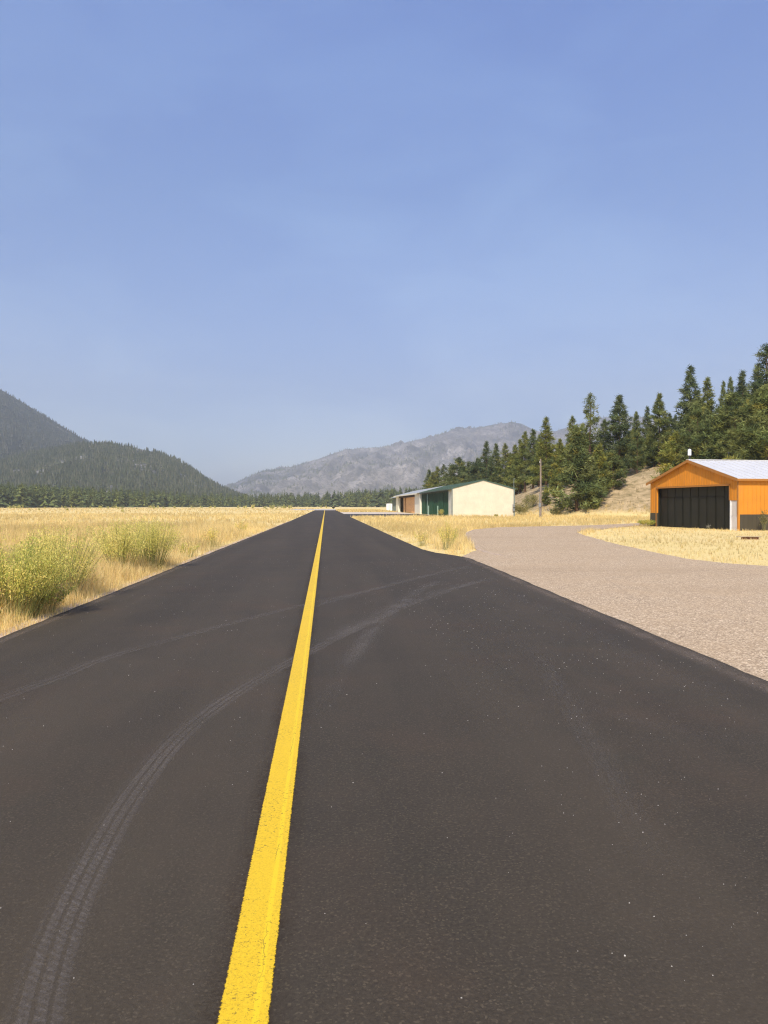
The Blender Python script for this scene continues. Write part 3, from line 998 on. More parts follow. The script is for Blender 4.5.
# low olive shrubs on the slope beside the cream hangar
for p, d, hh, rr, lab in [(521, 119, 2.1, 1.5, 'rounded olive shrub on the slope touching the cream hangar corner'), (531, 127, 2.4, 1.4, 'taller olive shrub uphill between cream hangar and utility pole'),
                          (556, 113, 1.2, .9, 'low olive shrub at the hill foot right of the utility pole')]:
    x, y = at(p, d)
    plant('hillside_shrub', x, y, hh, rr, 75, 45, OLV * 1.25, lab, 'shrub', .16, 1.1, tipc=(.42, .36, .16))

# ------------------------------------------------------------------ far valley treeline
def far_tree_soup(seed, hgt, rad, n=120):
    r = np.random.default_rng(seed)
    t = .04 + .94 * r.random(n) ** .9
    L = rad * ((1 - t) ** .8 + .07) * r.uniform(.6, 1.3, n)
    a = r.uniform(0, 6.283, n)
    z = t * hgt
    o = np.stack([np.cos(a) * L * .1, np.sin(a) * L * .1, z + L * .5], 1)
    tip = np.stack([np.cos(a) * L, np.sin(a) * L, z - L * .15], 1)
    s = np.stack([-np.sin(a), np.cos(a), 0 * a], 1) * (L * .30)[:, None]
    v = np.stack([o, tip - s, tip + s], 1).reshape(-1, 3)
    tr = np.array([(0, 0, hgt), (-rad * .12, 0, hgt * .7), (rad * .12, 0, hgt * .7), (0, 0, hgt), (0, -rad * .12, hgt * .7), (0, rad * .12, hgt * .7)])
    v = np.concatenate([v, tr]); v[:, 2] = np.maximum(v[:, 2], 0)
    c = np.repeat(PINE[r.integers(0, 4, n + 2)] * r.uniform(.6, 1.1, (n + 2, 1)), 3, 0)
    return v, c


FT = [far_tree_soup(100 + i, 1.0, .17 + .05 * (i % 3)) for i in range(6)]
FTM = [npmesh('far_tree', v, 3, M['farneedle'], c) for v, c in FT]
tpx = [-250, -60, 0, 60, 100, 160, 200, 250, 300, 340, 392, 420]
tty = [474, 479, 482, 486, 488, 491, 494, 494.5, 493.5, 491.5, 489, 488]
tdd = [470, 500, 540, 580, 610, 680, 740, 800, 820, 800, 700, 640]
fl = random.Random(3)
for i in range(250):
    p = -70 + (470) * (i + fl.random() * .8) / 250
    d = float(np.interp(p, tpx, tdd)) + fl.uniform(-10, 25)
    top = float(np.interp(p, tpx, tty)) + fl.uniform(-2.0, 5.5)
    x, y = at(p, d)
    ht = height(top, d)
    o = link('conifer', FTM[i % 6], None, (x, y, GZ))
    o.rotation_euler[2] = fl.uniform(0, 6.28)
    sw = ht * fl.uniform(.85, 1.35)
    o.scale = (sw, sw, ht)
    if p < 325: lab, gr = 'dark conifer in the treeline across the left field', 'conifers in the treeline beyond the left field'
    else: lab, gr = 'dark conifer in the treeline beyond the taxiway end and white shed', 'conifers beyond the taxiway end'
    tag(o, lab, 'tree', gr)
vs, cs = [], []
for i in range(1500):
    p = fl.uniform(-330, 470)
    d = float(np.interp(p, tpx, tdd)) + 18 + fl.random() ** 1.5 * 170
    top = float(np.interp(p, tpx, tty)) + fl.uniform(-2.5, 5)
    x, y = at(p, d)
    ht = min(height(top, d), 22)
    v, c = FT[i % 6]
    a = fl.uniform(0, 6.28); ca, sa = math.cos(a), math.sin(a)
    w = ht * fl.uniform(.85, 1.3)
    vs.append(np.stack([x + (v[:, 0] * ca - v[:, 1] * sa) * w, y + (v[:, 0] * sa + v[:, 1] * ca) * w, v[:, 2] * ht + GZ], 1))
    cs.append(c * fl.uniform(.75, 1.2))
tag(link('valley_forest', npmesh('valley_forest', np.concatenate(vs), 3, M['farneedle'], np.concatenate(cs))), 'band of dark conifer forest along the foot of the mountains', 'forest', kind='stuff')
for p, py, lab in [(196, 507.6, 'pale round bush at the foot of the far treeline'), (333.5, 508.7, 'tiny dark bush at the far end of the taxiway')]:
    x, y = gnd(p, py)
    plant('far_bush', x, y, 3.2 if p < 300 else 1.0, 4.2 if p < 300 else .7, 70, 40, np.array([(.17, .19, .11), (.22, .23, .14)]) if p < 300 else OLV * .5, lab, 'bush', .7 if p < 300 else .25, 1.0)

# ------------------------------------------------------------------ mountains
def ridge(name, outline, D, base_d, mat, back=.5, nr=70, ncol=260, gully=.10, freq=14, shear=1.5, power=1.1, seed=0, jag=.6, rock=None):
    pxs = np.array([p for p, _ in outline], float); pys = np.array([q for _, q in outline], float)
    cols = np.linspace(pxs[0], pxs[-1], ncol)
    z_r = np.maximum((HZ - np.interp(cols, pxs, pys)) / FPX * D + EYE, 0)
    ts = np.concatenate([np.linspace(0, 1, nr), 1 + np.linspace(.04, 1, 18)])
    G = np.zeros((ncol, len(ts), 3))
    for i, p in enumerate(cols):
        for j, t in enumerate(ts):
            if t <= 1:
                d = base_d + (D - base_d) * t
                z = z_r[i] * t ** power
            else:
                d = D * (1 + back * (t - 1))
                z = z_r[i] * (1 - (t - 1) ** 1.2)
            q = Vector((p / 770 * freq + (1 - min(t, 1)) * shear, t * 2.2 + seed, seed * 3.1))
            n1 = abs(mnoise.noise(q)) * 2 - .5
            n2 = mnoise.fractal(q * 2.7, .8, 2.1, 5)
            env = min(1, t * 3) * (1 if t > 1 else max(0.0, 1 - t ** 6) * .9 + .1 * 0)
            z += z_r[i] * gully * (-n1 * .9 + n2 * .7) * env
            if abs(t - 1) < .08: z += mnoise.fractal(Vector((p * .22, seed, 1)), .8, 2, 4) * D / FPX * jag
            x, y = at(p, d)
            G[i, j] = (x, y, max(z, -.4))
    nt = len(ts)
    ii = (np.arange(ncol - 1)[:, None] * nt + np.arange(nt - 1)[None, :])
    q = np.stack([ii, ii + nt, ii + nt + 1, ii + 1], -1).reshape(-1)
    me = npmesh(name, G.reshape(-1, 3), 4, mat, idx=q)
    me.polygons.foreach_set('use_smooth', np.ones(len(me.polygons), bool))
    if rock:
        gx_, gy_, gz_ = G[..., 0].ravel(), G[..., 1].ravel(), G[..., 2].ravel()
        m = rock_mask(gx_, gy_, gz_, rock[0])
        a = me.attributes.new('rock', 'FLOAT', 'POINT')
        a.data.foreach_set('value', np.clip((rock[1] + .03 - m) / .06, 0, 1).astype(np.float32))
    tag(link(name, me), kind='structure')
    return G, nr


def rock_mask(x, y, z, sc):
    return vnoise(x, y + z * 2, sc, 33) * .55 + vnoise(x, y + z, sc * .3, 34) * .45


def forest_on(name, G, nr, n, hgt, label, mask_scale, thr, tmin=0.0, pal=PINE, sides=4, prefer=None):
    ncol = G.shape[0]
    u = rng.uniform(0, ncol - 1.001, n); t = rng.uniform(tmin, nr + 1, n)
    i, j = u.astype(int), t.astype(int)
    fu, ft = (u - i)[:, None], (t - j)[:, None]
    P = (G[i, j] * (1 - fu) + G[i + 1, j] * fu) * (1 - ft) + (G[i, j + 1] * (1 - fu) + G[i + 1, j + 1] * fu) * ft
    m = rock_mask(P[:, 0], P[:, 1], P[:, 2], mask_scale)
    k = m > thr
    if prefer is not None: k = rng.random(n) < prefer(m, t / nr)
    P = P[k]
    n = len(P)
    h = hgt * rng.uniform(.55, 1.25, n); w = h * rng.uniform(.16, .26, n)
    tris = []
    for lvl, (z0, z1, wr) in enumerate([(.05, .62, 1.0), (.40, 1.0, .66)]):
        for s in range(sides):
            a0 = 6.283 * s / sides + lvl * .6; a1 = 6.283 * (s + 1) / sides + lvl * .6
            A = P + np.stack([np.cos(a0) * w * wr, np.sin(a0) * w * wr, h * z0], 1)
            B = P + np.stack([np.cos(a1) * w * wr, np.sin(a1) * w * wr, h * z0], 1)
            T = P + np.stack([0 * h, 0 * h, h * z1], 1)
            tris.append(np.stack([A, B, T], 1))
    v = np.stack(tris, 1).reshape(-1, 3)
    c = np.repeat(pal[rng.integers(0, len(pal), n)] * rng.uniform(.75, 1.2, (n, 1)), len(tris) * 3, 0)
    tag(link(name, npmesh(name, v, 3, M['farneedle'], c)), label, 'forest', kind='stuff')


G1, n1 = ridge('mountain', [(-900, 330), (-600, 250), (-400, 240), (-200, 285), (-100, 332), (-45, 362), (0, 389), (22, 402), (45, 416), (68, 430), (90, 443), (115, 453), (150, 468), (200, 486), (235, 502), (250, 506)], 2300, 1100, M['mtn_green'], seed=1, freq=16, gully=.07, jag=.3, rock=(150, .16))
G2, n2 = ridge('foothill', [(-420, 505), (-250, 480), (-100, 466), (0, 459), (50, 450), (85, 444), (108, 444.5), (130, 447), (150, 451), (175, 459), (190, 468), (205, 479), (222, 489), (240, 496), (262, 505)], 1500, 850, M['mtn_green'], seed=4, freq=20, gully=.08, jag=.4, rock=(60, .285))
G3, n3 = ridge('far_mountain', [(150, 506), (200, 496), (225, 487), (240, 481), (262, 471), (290, 467), (315, 460), (335, 453), (350, 449), (380, 447), (400, 444), (420, 439), (438, 435), (452, 430), (480, 427), (498, 424), (512, 422), (522, 424), (534, 430), (546, 433), (556, 431), (575, 425), (600, 418), (640, 417), (700, 425), (800, 430), (1000, 420), (1200, 430)], 4800, 2300, M['mtn_far'], seed=8, freq=26, gully=.16, shear=2.5, ncol=420, jag=.9)
forest_on('mountain_forest', G1, n1, 42000, 9, 'dense hazy conifer forest covering the tall left mountain', 150, .16, pal=np.array([(.075, .085, .07), (.065, .075, .062), (.09, .097, .082), (.115, .118, .108)]), sides=3)
forest_on('foothill_forest', G2, n2, 34000, 8.5, 'conifer forest with pale rocky gaps on the nearer left foothill', 60, .285, pal=np.array([(.075, .09, .06), (.06, .075, .05), (.095, .11, .07), (.13, .135, .10)]), sides=3)
forest_on('far_mountain_forest', G3, n3, 42000, 13, 'scattered sparse conifers over the grey far mountain', 260, .5, sides=3,
          prefer=lambda m, t: np.clip((m - .48) * 3.2, .02, .75) + .35 * (t > .93), pal=PINE * .6)

# ------------------------------------------------------------------ cream and green hangar row
def ribs(b, plane, a0, a1, z0, ztop, step, w, proud, fixed):
    """standing ribs of a sheet metal wall; plane 'x' = wall at x=fixed facing -x, 'y' = wall at y=fixed facing -y"""
    n = int((a1 - a0) / step)
    for i in range(1, n):
        a = a0 + (a1 - a0) * i / n
        zt = ztop(a)
        if plane == 'y': b.box(a - w / 2, a + w / 2, fixed - proud, fixed + .002, z0, zt)
        else: b.box(fixed - proud, fixed + .002, a - w / 2, a + w / 2, z0, zt)


HX0, HX1 = 18.35, 27.6
EV, RG = 4.1, 5.32
MX = (HX0 + HX1) / 2
gtop = lambda x: EV + (RG - EV) * (1 - abs(x - MX) / (MX - HX0))


def gable_roof(b, x0, x1, y0, y1, ev, rg, over, th, oy=.06):
    mx = (x0 + x1) / 2
    sl = (rg - ev) / (mx - x0)
    for s in (-1, 1):
        xe = x0 - over if s < 0 else x1 + over
        ze = ev - sl * over
        prof = [(xe, y0 - oy, ze + .01), (mx, y0 - oy, rg + .01), (mx, y0 - oy, rg + .01 + th), (xe, y0 - oy, ze + .01 + th)]
        b.prism(prof, (0, y1 - y0 + 2 * oy, 0))


h1 = empty('cream_hangar', (0, 0, 0))
tag(h1, 'long hangar with blank cream end wall, green roof and green sliding doors', 'hangar')
h1.location = (HX0, 111.0, -.02)
def L(b): # shift to hangar-local coordinates
    b.v = [(x - HX0, y - 111.0, z + .02) for x, y, z in b.v]; return b
b = MB()
b.prism([(HX0, 111, GZ), (HX1, 111, GZ), (HX1, 111, EV), (MX, 111, RG), (HX0, 111, EV)], (0, .15, 0))
ribs(b, 'y', HX0, HX1, GZ, lambda x: gtop(x) - .02, .3, .03, .012, 111)
L(b).build('end_wall', M['cream'], h1)
b = MB(); b.box(HX1 - .15, HX1, 111.16, 147, GZ, EV); b.box(HX0 + .1, HX1, 146.8, 147, GZ, EV)
L(b).build('back_wall', M['cream'], h1)
b = MB(); b.box(HX0, HX0 + .15, 111.16, 114.2, GZ, EV)
L(b).build('front_wall', M['creamtrim'], h1)
b = MB(); b.box(HX0, HX0 + .15, 114.22, 146.8, 3.72, EV)
L(b).build('door_header', M['greenroof'], h1)
b = MB(); b.box(HX0 - .045, HX0 - .004, 110.93, 111.12, GZ, EV); b.box(HX0 - .004, HX0 + .10, 110.93, 110.985, GZ, EV + .02); b.box(HX1 - .1, HX1 + .03, 110.93, 110.985, GZ, EV + .02)
L(b).build('corner_trim', M['greytrim'], h1)
b = MB(); gable_roof(b, HX0, HX1, 111, 147, EV, RG, .45, .05)
for k in range(0, 46):
    y = 111 + k * .8
    for s in (-1, 1):
        xe = HX0 - .44 if s < 0 else HX1 + .44
        sl = (RG - EV) / (MX - HX0)
        b.prism([(xe, y, EV - sl * .44 + .058), (MX, y, RG + .058), (MX, y, RG + .085), (xe, y, EV - sl * .44 + .085)], (0, .04, 0))
L(b).build('roof', M['greenroof'], h1)
b = MB()
sl = (RG - EV) / (MX - HX0)
for s in (-1, 1):
    xe = HX0 - .46 if s < 0 else HX1 + .12
    b.prism([(xe, 110.91, EV - sl * .46 - .07), (MX, 110.91, RG - .07), (MX, 110.91, RG + .075), (xe, 110.91, EV - sl * .46 + .075)], (0, .025, 0))
b.box(HX0 - .49, HX0 - .465, 110.91, 147.2, EV - sl * .46 - .12, EV - sl * .46 + .07)
L(b).build('fascia', M['greenroof'], h1)
yd = 114.25
for k in range(6):
    y0, y1 = yd + k * 5.42, yd + (k + 1) * 5.42 - .04
    o = .04 if k % 2 else .12
    b = MB(); b.box(HX0 + o, HX0 + o + .06, y0, y1, .02, 3.70)
    ribs(b, 'x', y0, y1, .05, lambda a: 3.68, .3, .04, .02, HX0 + o)
    L(b).build('sliding_door', M['green'], h1)
b = MB(); b.box(HX0 + .0, HX0 + .035, 137.9, 138.5, .02, 3.70)
L(b).build('door_edge_strip', M['pipe'], h1)
b = MB(); b.tube([(HX1 - .12, 110.9, GZ), (HX1 - .12, 110.9, 5.35)], .045, 8); b.tube([(HX1 - .12, 110.9, 5.3), (HX1 - .12, 110.9, 5.42), (HX1 - .12, 110.72, 5.5)], .07, 8)
L(b).build('service_mast', M['greytrim'], h1)
for z in (.75, 1.35):
    b = MB(); b.box(HX1 - .32, HX1 - .02, 110.72, 110.9, z, z + .42)
    o = L(b).build('meter_box', M['steel'], h1, bevel=.02)
for y, lab in ((118.3, 'pale bollard before the green doors, nearer the cream corner'), (129, 'pale bollard before the green doors, farther along the wall')):
    bo = empty('bollard', (17.35, y, 0)); tag(bo, lab, 'bollard', 'bollards before the green doors')
    b = MB(); b.tube([(0, 0, -.02), (0, 0, 1.5), (0, 0, 1.55)], [.095, .095, .06], 14); b.build('post', M['pipe'], bo)
    b = MB(); b.tube([(0, 0, -.01), (0, 0, .05)], [.24, .2], 14); b.build('footing', M['conc'], bo)
x, y = 17.3, 114.6
plant('dry_weed', x, y, 1.15, .5, 40, 40, np.vstack([YG, DRY]), 'straw weed at the cream corner beside the green doors', 'weed', .09)
plant('reddish_weed', *gnd(506, 516.3), .9, .75, 50, 40, BRN, 'low rust coloured weed in front of the cream end wall', 'weed', .1)
plant('green_weed', *gnd(496, 517.0), .45, .3, 30, 30, GRN * .5, 'small dark green weed at the base of the cream end wall', 'weed', .08)

h2 = empty('open_hangar', (HX0, 147.2, -.02))
tag(h2, 'cream hangar with open bay showing brown wooden doors, beyond the green doors', 'hangar')
def L2(b): b.v = [(x - HX0, y - 147.2, z + .02) for x, y, z in b.v]; return b
b = MB(); b.box(HX0 - .25, HX0 + .3, 147.25, 155.8, GZ, EV); L2(b).build('front_panel', M['creamtrim'], h2)
b = MB(); b.box(HX0 - .25, HX0 + .3, 191.5, 197.5, GZ, EV); L2(b).build('front_panel', M['creamtrim'], h2)
b = MB(); b.box(HX0 + .0, HX0 + .3, 155.82, 191.48, 3.45, EV); L2(b).build('lintel', M['shade'], h2)  # dark strip, shade under the overhang put into its colour
b = MB(); b.box(HX1 - .15, HX1, 147.25, 197.5, GZ, EV); b.prism([(HX0 + .31, 197.3, GZ), (HX1 - .16, 197.3, GZ), (HX1 - .16, 197.3, EV), (MX, 197.3, RG - .05), (HX0 + .31, 197.3, EV)], (0, .2, 0)); L2(b).build('back_wall', M['creamtrim'], h2)
for y0, y1, o in ((156.6, 166.6, .25), (168.6, 179.4, .45)):
    b = MB(); b.box(HX0 + o, HX0 + o + .08, y0, y1, .02, 3.40)
    for k in range(9):
        yy = y0 + (y1 - y0) * k / 9
        b.box(HX0 + o - .03, HX0 + o + .004, yy + .02, yy + .14, .05, 3.38)
    b.box(HX0 + o - .05, HX0 + o - .032, y0, y1, 1.6, 1.8)
    L2(b).build('wooden_door', M['wood'], h2)
b = MB(); b.box(HX0 + .2, HX0 + .5, 180.6, 182.6, .02, 3.4); L2(b).build('timber_post', M['wood'], h2)
b = MB(); b.box(HX0 + 5, HX0 + 5.1, 155.9, 191.4, .0, 3.45); L2(b).build('inner_partition', M['rust'], h2)
b = MB(); gable_roof(b, HX0, HX1, 147.4, 197.5, EV + .06, RG + .02, .85, .06, .0)
L2(b).build('roof', M['paleroof'], h2)  # roof colour kept pale to stand in for glare
b = MB(); b.box(HX0 - .90, HX0 - .86, 147.3, 197.7, EV - .34, EV - .08); L2(b).build('fascia', M['creamtrim'], h2)

h3 = empty('far_hangar', (HX0, 198.5, -.02))
tag(h3, 'small dark green hangar at the far end of the row, beside white shed', 'hangar')
b = MB(); b.box(0, 8.4, 0, 13, -.02, 3.7); b.prism([(0, .02, 3.7), (8.4, .02, 3.7), (4.2, .02, 4.7)], (0, 12.9, 0)); b.build('wall', M['green'], h3)
b = MB(); gable_roof(b, 0, 8.4, 0, 13, 3.75, 4.8, .8, .06, .1); b.build('roof', M['paleroof'], h3)
b = MB(); b.box(-.06, -.005, 2, 10.5, .05, 3.2)
for k in range(1, 12): b.box(-.09, -.058, 2 + k * .7, 2.05 + k * .7, .06, 3.18)
b.build('sliding_door', M['greytrim'], h3)

x, y = gnd(389.5, 510.9)
sh = empty('white_shed', (x, y, GZ))
tag(sh, 'small white box shed standing alone left of the hangar row', 'shed')
b = MB(); b.box(-.95, .95, -.9, .9, 0, 2.15); b.build('wall', M['white'], sh, bevel=.02)
b = MB(); b.prism([(-1.05, -1, 2.15), (1.05, -1, 2.15), (1.05, -1, 2.2), (0, -1, 2.42), (-1.05, -1, 2.2)], (0, 2, 0)); b.build('roof', M['paleroof'], sh)
b = MB(); b.box(-.4, .4, -.935, -.903, .06, 1.95); d_ = b.build('door', M['creamtrim'], sh)
b = MB(); b.box(.28, .33, -.97, -.936, .95, 1.08); b.build('handle', M['steel'], d_)

# ------------------------------------------------------------------ orange hangar
oh = empty('orange_hangar', (HORG[0], HORG[1], GZ), HROT)
tag(oh, 'orange metal hangar with dark folding door and pale metal roof', 'hangar')
Z0 = 0.0
OE, OR_ = 3.40, 4.87
D0, D1, DH = .86, 9.96, 2.98
WS = 1.06
mid = HW / 2
ztop = lambda y: OE + (OR_ - OE) * (1 - abs(y - mid) / mid)
b = MB()  # gable wall: built of butted pieces around the door opening, wall thickness along +x
b.prism([(0, D0, DH), (0, D1, DH), (0, D1, ztop(D1)), (0, mid, OR_), (0, D0, ztop(D0))], (.14, 0, 0))
b.prism([(0, D1 + .001, WS), (0, HW, WS), (0, HW, OE), (0, D1 + .001, ztop(D1))], (.14, 0, 0))
b.prism([(0, 0, 1.98), (0, D0 - .001, 1.98), (0, D0 - .001, ztop(D0)), (0, 0, OE)], (.14, 0, 0))
ribs(b, 'x', D0, D1, DH + .02, lambda y: ztop(y) - .05, .3, .035, .018, 0)
for y in (D1 + .3, D1 + .6, .3, .6):
    b.box(-.018, .002, y - .017, y + .017, WS + .02 if y > 5 else 2.0, ztop(y) - .05)
b.build('gable_wall', M['orange'], oh)
b = MB(); b.box(.141, HL, 0, .12, WS, OE)
ribs(b, 'y', .14, HL, WS + .01, lambda a: OE - .03, .3, .035, .018, 0)
b.build('side_wall', M['orange'], oh)
b = MB(); b.box(0, HL, HW - .12, HW - .001, Z0, OE - .01); b.prism([(HL - .12, .13, 0), (HL - .12, HW - .13, 0), (HL - .12, HW - .13, OE), (HL - .12, mid, OR_), (HL - .12, .13, OE)], (.12, 0, 0))
b.v = [(x if x > .2 else .142, y, z) for x, y, z in b.v]
b.build('rear_wall', M['orange'], oh)
b = MB(); b.box(.141, HL, -.012, .12, -.1, WS - .002)
ribs(b, 'y', .14, HL, 0, lambda a: WS - .03, .3, .035, .016, -.012)
b.build('lower_cladding', M['darkpanel'], oh)
b = MB(); b.box(-.012, .14, D1 + .001, HW + .01, -.1, WS - .002); b.build('lower_cladding', M['darkpanel'], oh)
b = MB(); b.box(-.012, .14, 0, .065, -.1, 1.977); b.build('corner_post', M['orange'], oh)
b = MB(); b.box(-.03, .03, -.035, -.019, Z0, OE); b.box(-.034, -.0302, -.035, .05, WS, OE)
b.build('corner_trim', M['orangetrim'], oh)
b = MB(); b.box(-.05, -.02, D0 - .06, D0 + .02, 2.0, DH + .1); b.box(-.05, -.02, D1 - .02, D1 + .06, 0, DH + .1); b.box(-.05, -.02, D0 + .02, D1 - .02, DH - .02, DH + .1)
b.build('door_trim', M['orangetrim'], oh)
# roof
sl = (OR_ - OE) / mid
b = MB()
for s in (-1, 1):
    ye = -.25 if s < 0 else HW + .25
    ze = OE - sl * .25
    b.prism([(-.22, ye, ze + .02), (-.22, mid, OR_ + .02), (-.22, mid, OR_ + .07), (-.22, ye, ze + .07)], (HL + .4, 0, 0))
    n = 24
    for k in range(n + 1):
        x = -.2 + (HL + .3) * k / n
        b.prism([(x, ye, ze + .068), (x, mid, OR_ + .068), (x, mid, OR_ + .095), (x, ye, ze + .095)], (.05, 0, 0))
b.box(-.22, HL + .18, mid - .16, mid + .16, OR_ + .05, OR_ + .105)
b.build('roof', M['galv'], oh)
b = MB()
for s in (-1, 1):
    ye = -.26 if s < 0 else HW + .26
    ze = OE - sl * .26
    b.prism([(-.25, ye, ze - .12), (-.25, mid, OR_ - .12), (-.25, mid, OR_ + .08), (-.25, ye, ze + .08)], (.028, 0, 0))
b.box(-.22, HL + .2, -.285, -.255, OE - sl * .26 - .08, OE - sl * .26 + .06)
b.build('fascia', M['orangetrim'], oh)
# folding door of nine panels, set back
npan = 9
for k in range(npan):
    y0 = D0 + .02 + (D1 - D0 - .04) * k / npan; y1 = D0 + .02 + (D1 - D0 - .04) * (k + 1) / npan - .07
    b = MB()
    o = .32
    b.box(o, o + .05, y0, y1, .06, DH - .72)
    b.box(o, o + .05, y0, y1, DH - .69, DH - .03)
    for yy in (y0 + .02, y1 - .08):
        b.box(o - .03, o + .002, yy, yy + .06, .07, DH - .74)
    b.box(o - .03, o + .002, y0 + .085, y1 - .085, DH - .82, DH - .74)
    b.build('door_panel', M['doorpanel'], oh)
b = MB(); b.box(.15, .42, D0 - .02, D0 - .002, 0, DH); b.box(.15, .42, D1 + .002, D1 + .02, 0, DH); b.box(.15, .45, D0, D1, DH + .002, DH + .03)
b.build('door_frame', M['doorpanel'], oh)
b = MB(); b.box(.45, .5, D0 - .02, D1 + .02, .0, DH); b.build('door_backing', M['black'], oh)
b = MB(); b.box(.04, .09, .08, D0 - .13, 0, 1.97); wd = b.build('side_door', M['offwhite'], oh)
b = MB()
for z0, z1 in ((.2, .85), (1.0, 1.8)): b.box(.03, .042, .19, .62, z0, z1)
b.build('door_inset', M['offwhite'], wd)
b = MB(); b.tube([(.04, .62, .95), (-.02, .62, .95), (-.02, .54, .95)], .018, 8); b.build('handle', M['steel'], wd)
b = MB(); b.box(.0, .1, D0 - .125, D0 - .02, 0, 1.975); b.box(.141, .2, .066, D0, 0, 1.98); b.build('side_door_frame', M['white'], oh)
b = MB(); b.tube([(.75, 6.7, 4.4), (.75, 6.7, 5.35)], .07, 12); fl_ = b.build('flue_pipe', M['black'], oh)
b = MB(); b.tube([(.75, 6.7, 5.33), (.75, 6.7, 5.36), (.75, 6.7, 5.76), (.75, 6.7, 5.83)], [.09, .125, .125, .04], 14); b.build('flue_cap', M['white'], fl_)

plant('green_weed', *hpt(-.6, HW - .5), .55, .7, 60, 45, GRN * .75, 'low green weed at the left corner of the orange hangar', 'weed', .08)
plant('tall_weed', *hpt(1.35, -.75), 1.35, .22, 10, 60, OLV, 'tall thin weed stalk against the side wall of the orange hangar', 'weed', .09, upright=1.0)
plant('pale_weed', *hpt(-.7, 2.2), .42, .25, 12, 14, np.array([(.45, .43, .36), (.38, .36, .3)]), 'pale dry weed before the dark hangar door near the white side door', 'weed', .05)
plant('green_weed', *hpt(2.2, -1.3), .6, .5, 50, 40, YG, 'yellowish weed clump near the orange side wall at the picture edge', 'weed', .07)
# rusty beam lying in the grass
bx, by = gnd(750, 538.5)
rb = empty('rusty_beam', (bx, by, GZ), -YAW)
tag(rb, 'rusty steel beam under a weathered plank, lying in grass by the orange hangar', 'beam')
b = MB(); b.box(-.42, .42, -.07, .07, .10, .115); b.box(-.42, .42, -.012, .012, .015, .099); b.box(-.42, .42, -.07, .07, 0, .014); b.build('steel_beam', M['rust'], rb)
b = MB(); b.box(-.62, .52, -.10, .10, .117, .15); b.build('plank', M['plank'], rb, bevel=.008)

# ------------------------------------------------------------------ utility pole
x, y = gnd(540.5, 517.6)
up = empty('utility_pole', (x, y, GZ))
tag(up, 'weathered wooden utility pole standing at the hill foot right of cream hangar', 'utility pole')
b = MB(); b.tube([(0, 0, -.5), (.01, 0, 2.5), (.02, 0, 5.2), (.0, 0, 7.72), (0, 0, 7.78)], [.145, .135, .12, .105, .08], 14); b.build('post', M['pole'], up)
b = MB(); b.tube([(-.16, -.08, 0), (-.15, -.08, 3.2)], .035, 8); b.build('conduit', M['steel'], up)
b = MB(); b.box(-.3, .02, -.2, -.1, 1.45, 1.95); b.build('meter_box', M['steel'], up, bevel=.02)
b = MB(); b.tube([(0, -.1, 7.2), (-.2, -.3, 7.35)], .025, 6); b.tube([(-.2, -.3, 7.28), (-.2, -.3, 7.5)], [.06, .04], 8); b.build('insulator', M['paleroof'], up)

# ------------------------------------------------------------------ haze
k = N('smoke_haze')
pv = k.n('ShaderNodeVolumePrincipled')
pv.inputs['Color'].default_value = (.79, .87, .97, 1)
pv.inputs['Density'].default_value = 1.8e-4
pv.inputs['Anisotropy'].default_value = .35
k.l(pv.outputs[0], k.out.inputs['Volume'])
b = MB(); b.box(-7400, 7400, -3400, 7400, -1.6, 1150)
o = b.build('haze', k.m)
tag(o, kind='stuff'); o['label'] = 'thin pale smoke haze filling the valley'; o['category'] = 'haze'

# ------------------------------------------------------------------ sun, sky, camera
SAZ, SEL = 198.0, 43.0
sv = Vector((math.sin(R(SAZ)) * math.cos(R(SEL)), math.cos(R(SAZ)) * math.cos(R(SEL)), math.sin(R(SEL))))
sun = bpy.data.lights.new('sun', 'SUN')
sun.energy = 4.2; sun.angle = R(.55); sun.color = (1.0, .91, .77)
so = bpy.data.objects.new('sun', sun); C.objects.link(so)
so.rotation_euler = sv.to_track_quat('Z', 'Y').to_euler()
so.location = (0, 0, 60)

w = bpy.data.worlds.new('World'); bpy.context.scene.world = w; w.use_nodes = True
nt = w.node_tree
bg = nt.nodes['Background']
sk = nt.nodes.new('ShaderNodeTexSky'); sk.sky_type = 'NISHITA'; sk.sun_disc = False
sk.sun_elevation = R(SEL); sk.sun_rotation = R(SAZ); sk.air_density = 1.0; sk.dust_density = 2.5; sk.ozone_density = 2.5; sk.altitude = 800
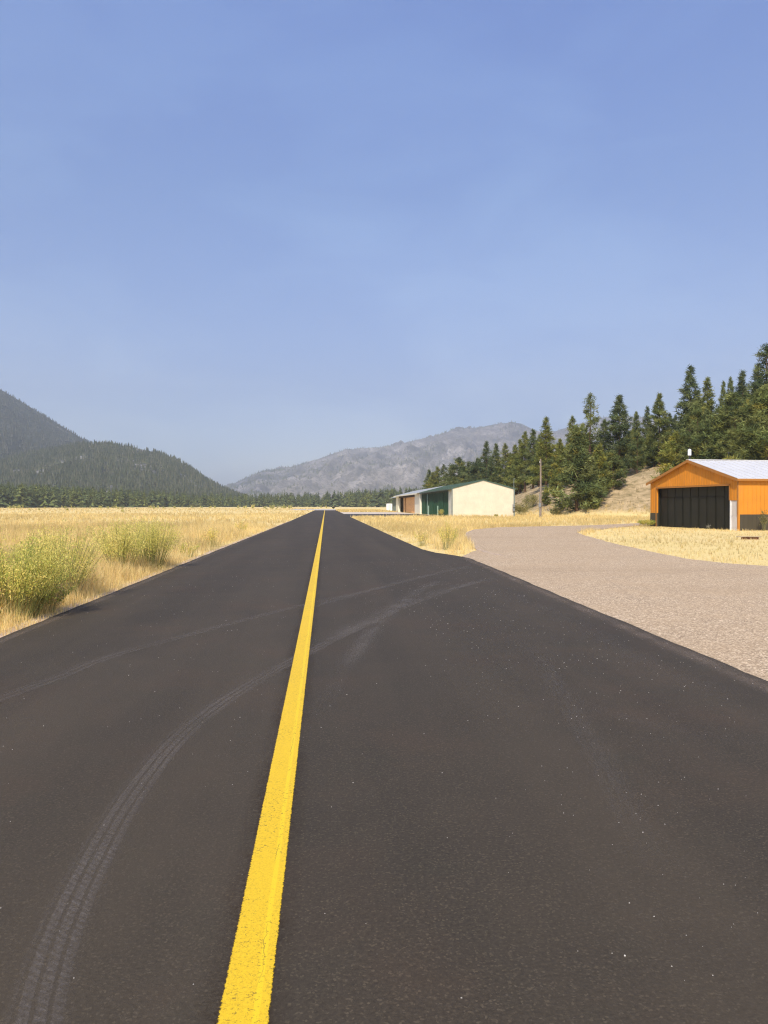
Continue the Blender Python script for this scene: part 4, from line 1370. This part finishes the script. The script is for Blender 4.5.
# smoke in the upper air: a little bluer aloft, paler low down, faint horizontal bands
tc = nt.nodes.new('ShaderNodeTexCoord'); sp_ = nt.nodes.new('ShaderNodeSeparateXYZ'); nt.links.new(tc.outputs['Generated'], sp_.inputs[0])
rp = nt.nodes.new('ShaderNodeValToRGB'); nt.links.new(sp_.outputs['Z'], rp.inputs[0])
cr_ = rp.color_ramp
while len(cr_.elements) < 5: cr_.elements.new(.5)
for e, (p_, c_) in zip(cr_.elements, [(0, (.86, .80, .88)), (.136, (.82, .81, .93)), (.37, (.745, .887, 1.127)), (.54, (.745, .95, 1.377)), (1, (.74, .97, 1.45))]):
    e.position = p_; e.color = (*c_, 1)
mp = nt.nodes.new('ShaderNodeMapping'); mp.inputs['Scale'].default_value = (1.3, 1.3, 3.6); mp.inputs['Rotation'].default_value = (.25, .12, 0); nt.links.new(tc.outputs['Generated'], mp.inputs[0])
nz = nt.nodes.new('ShaderNodeTexNoise'); nz.inputs['Scale'].default_value = 2.6; nz.inputs['Detail'].default_value = 5; nz.inputs['Distortion'].default_value = .6; nt.links.new(mp.outputs[0], nz.inputs[0])
r2 = nt.nodes.new('ShaderNodeValToRGB'); nt.links.new(nz.outputs['Fac'], r2.inputs[0])
r2.color_ramp.elements[0].position = .40; r2.color_ramp.elements[0].color = (.88, .92, .965, 1)
r2.color_ramp.elements[1].position = .62; r2.color_ramp.elements[1].color = (1.18, 1.12, 1.04, 1)
m1 = nt.nodes.new('ShaderNodeMix'); m1.data_type = 'RGBA'; m1.blend_type = 'MULTIPLY'; m1.inputs[0].default_value = 1
m2 = nt.nodes.new('ShaderNodeMix'); m2.data_type = 'RGBA'; m2.blend_type = 'MULTIPLY'; m2.inputs[0].default_value = 1
nt.links.new(sk.outputs[0], m1.inputs[6]); nt.links.new(rp.outputs[0], m1.inputs[7])
nt.links.new(m1.outputs[2], m2.inputs[6]); nt.links.new(r2.outputs[0], m2.inputs[7])
nt.links.new(m2.outputs[2], bg.inputs[0])
bg.inputs[1].default_value = .10

cam = bpy.data.cameras.new('camera'); co = bpy.data.objects.new('camera', cam); C.objects.link(co)
co.location = (0, 0, EYE)
co.rotation_euler = (R(90) - PITCH, 0, -YAW)
cam.sensor_fit = 'VERTICAL'; cam.sensor_height = 36; cam.lens = FPX / H * 36
cam.clip_start = .05; cam.clip_end = 20000
sc = bpy.context.scene
sc.camera = co
sc.view_settings.view_transform = 'Standard'; sc.view_settings.look = 'None'
sc.view_settings.exposure = .68; sc.view_settings.gamma = 1
try: sc.view_settings.use_curve_mapping = False
except Exception: pass
sc.cycles.use_denoising = True; sc.cycles.denoising_prefilter = 'NONE'; sc.cycles.filter_width = 1.2
sc.cycles.max_bounces = 6; sc.cycles.diffuse_bounces = 3; sc.cycles.volume_bounces = 1; sc.cycles.transparent_max_bounces = 40
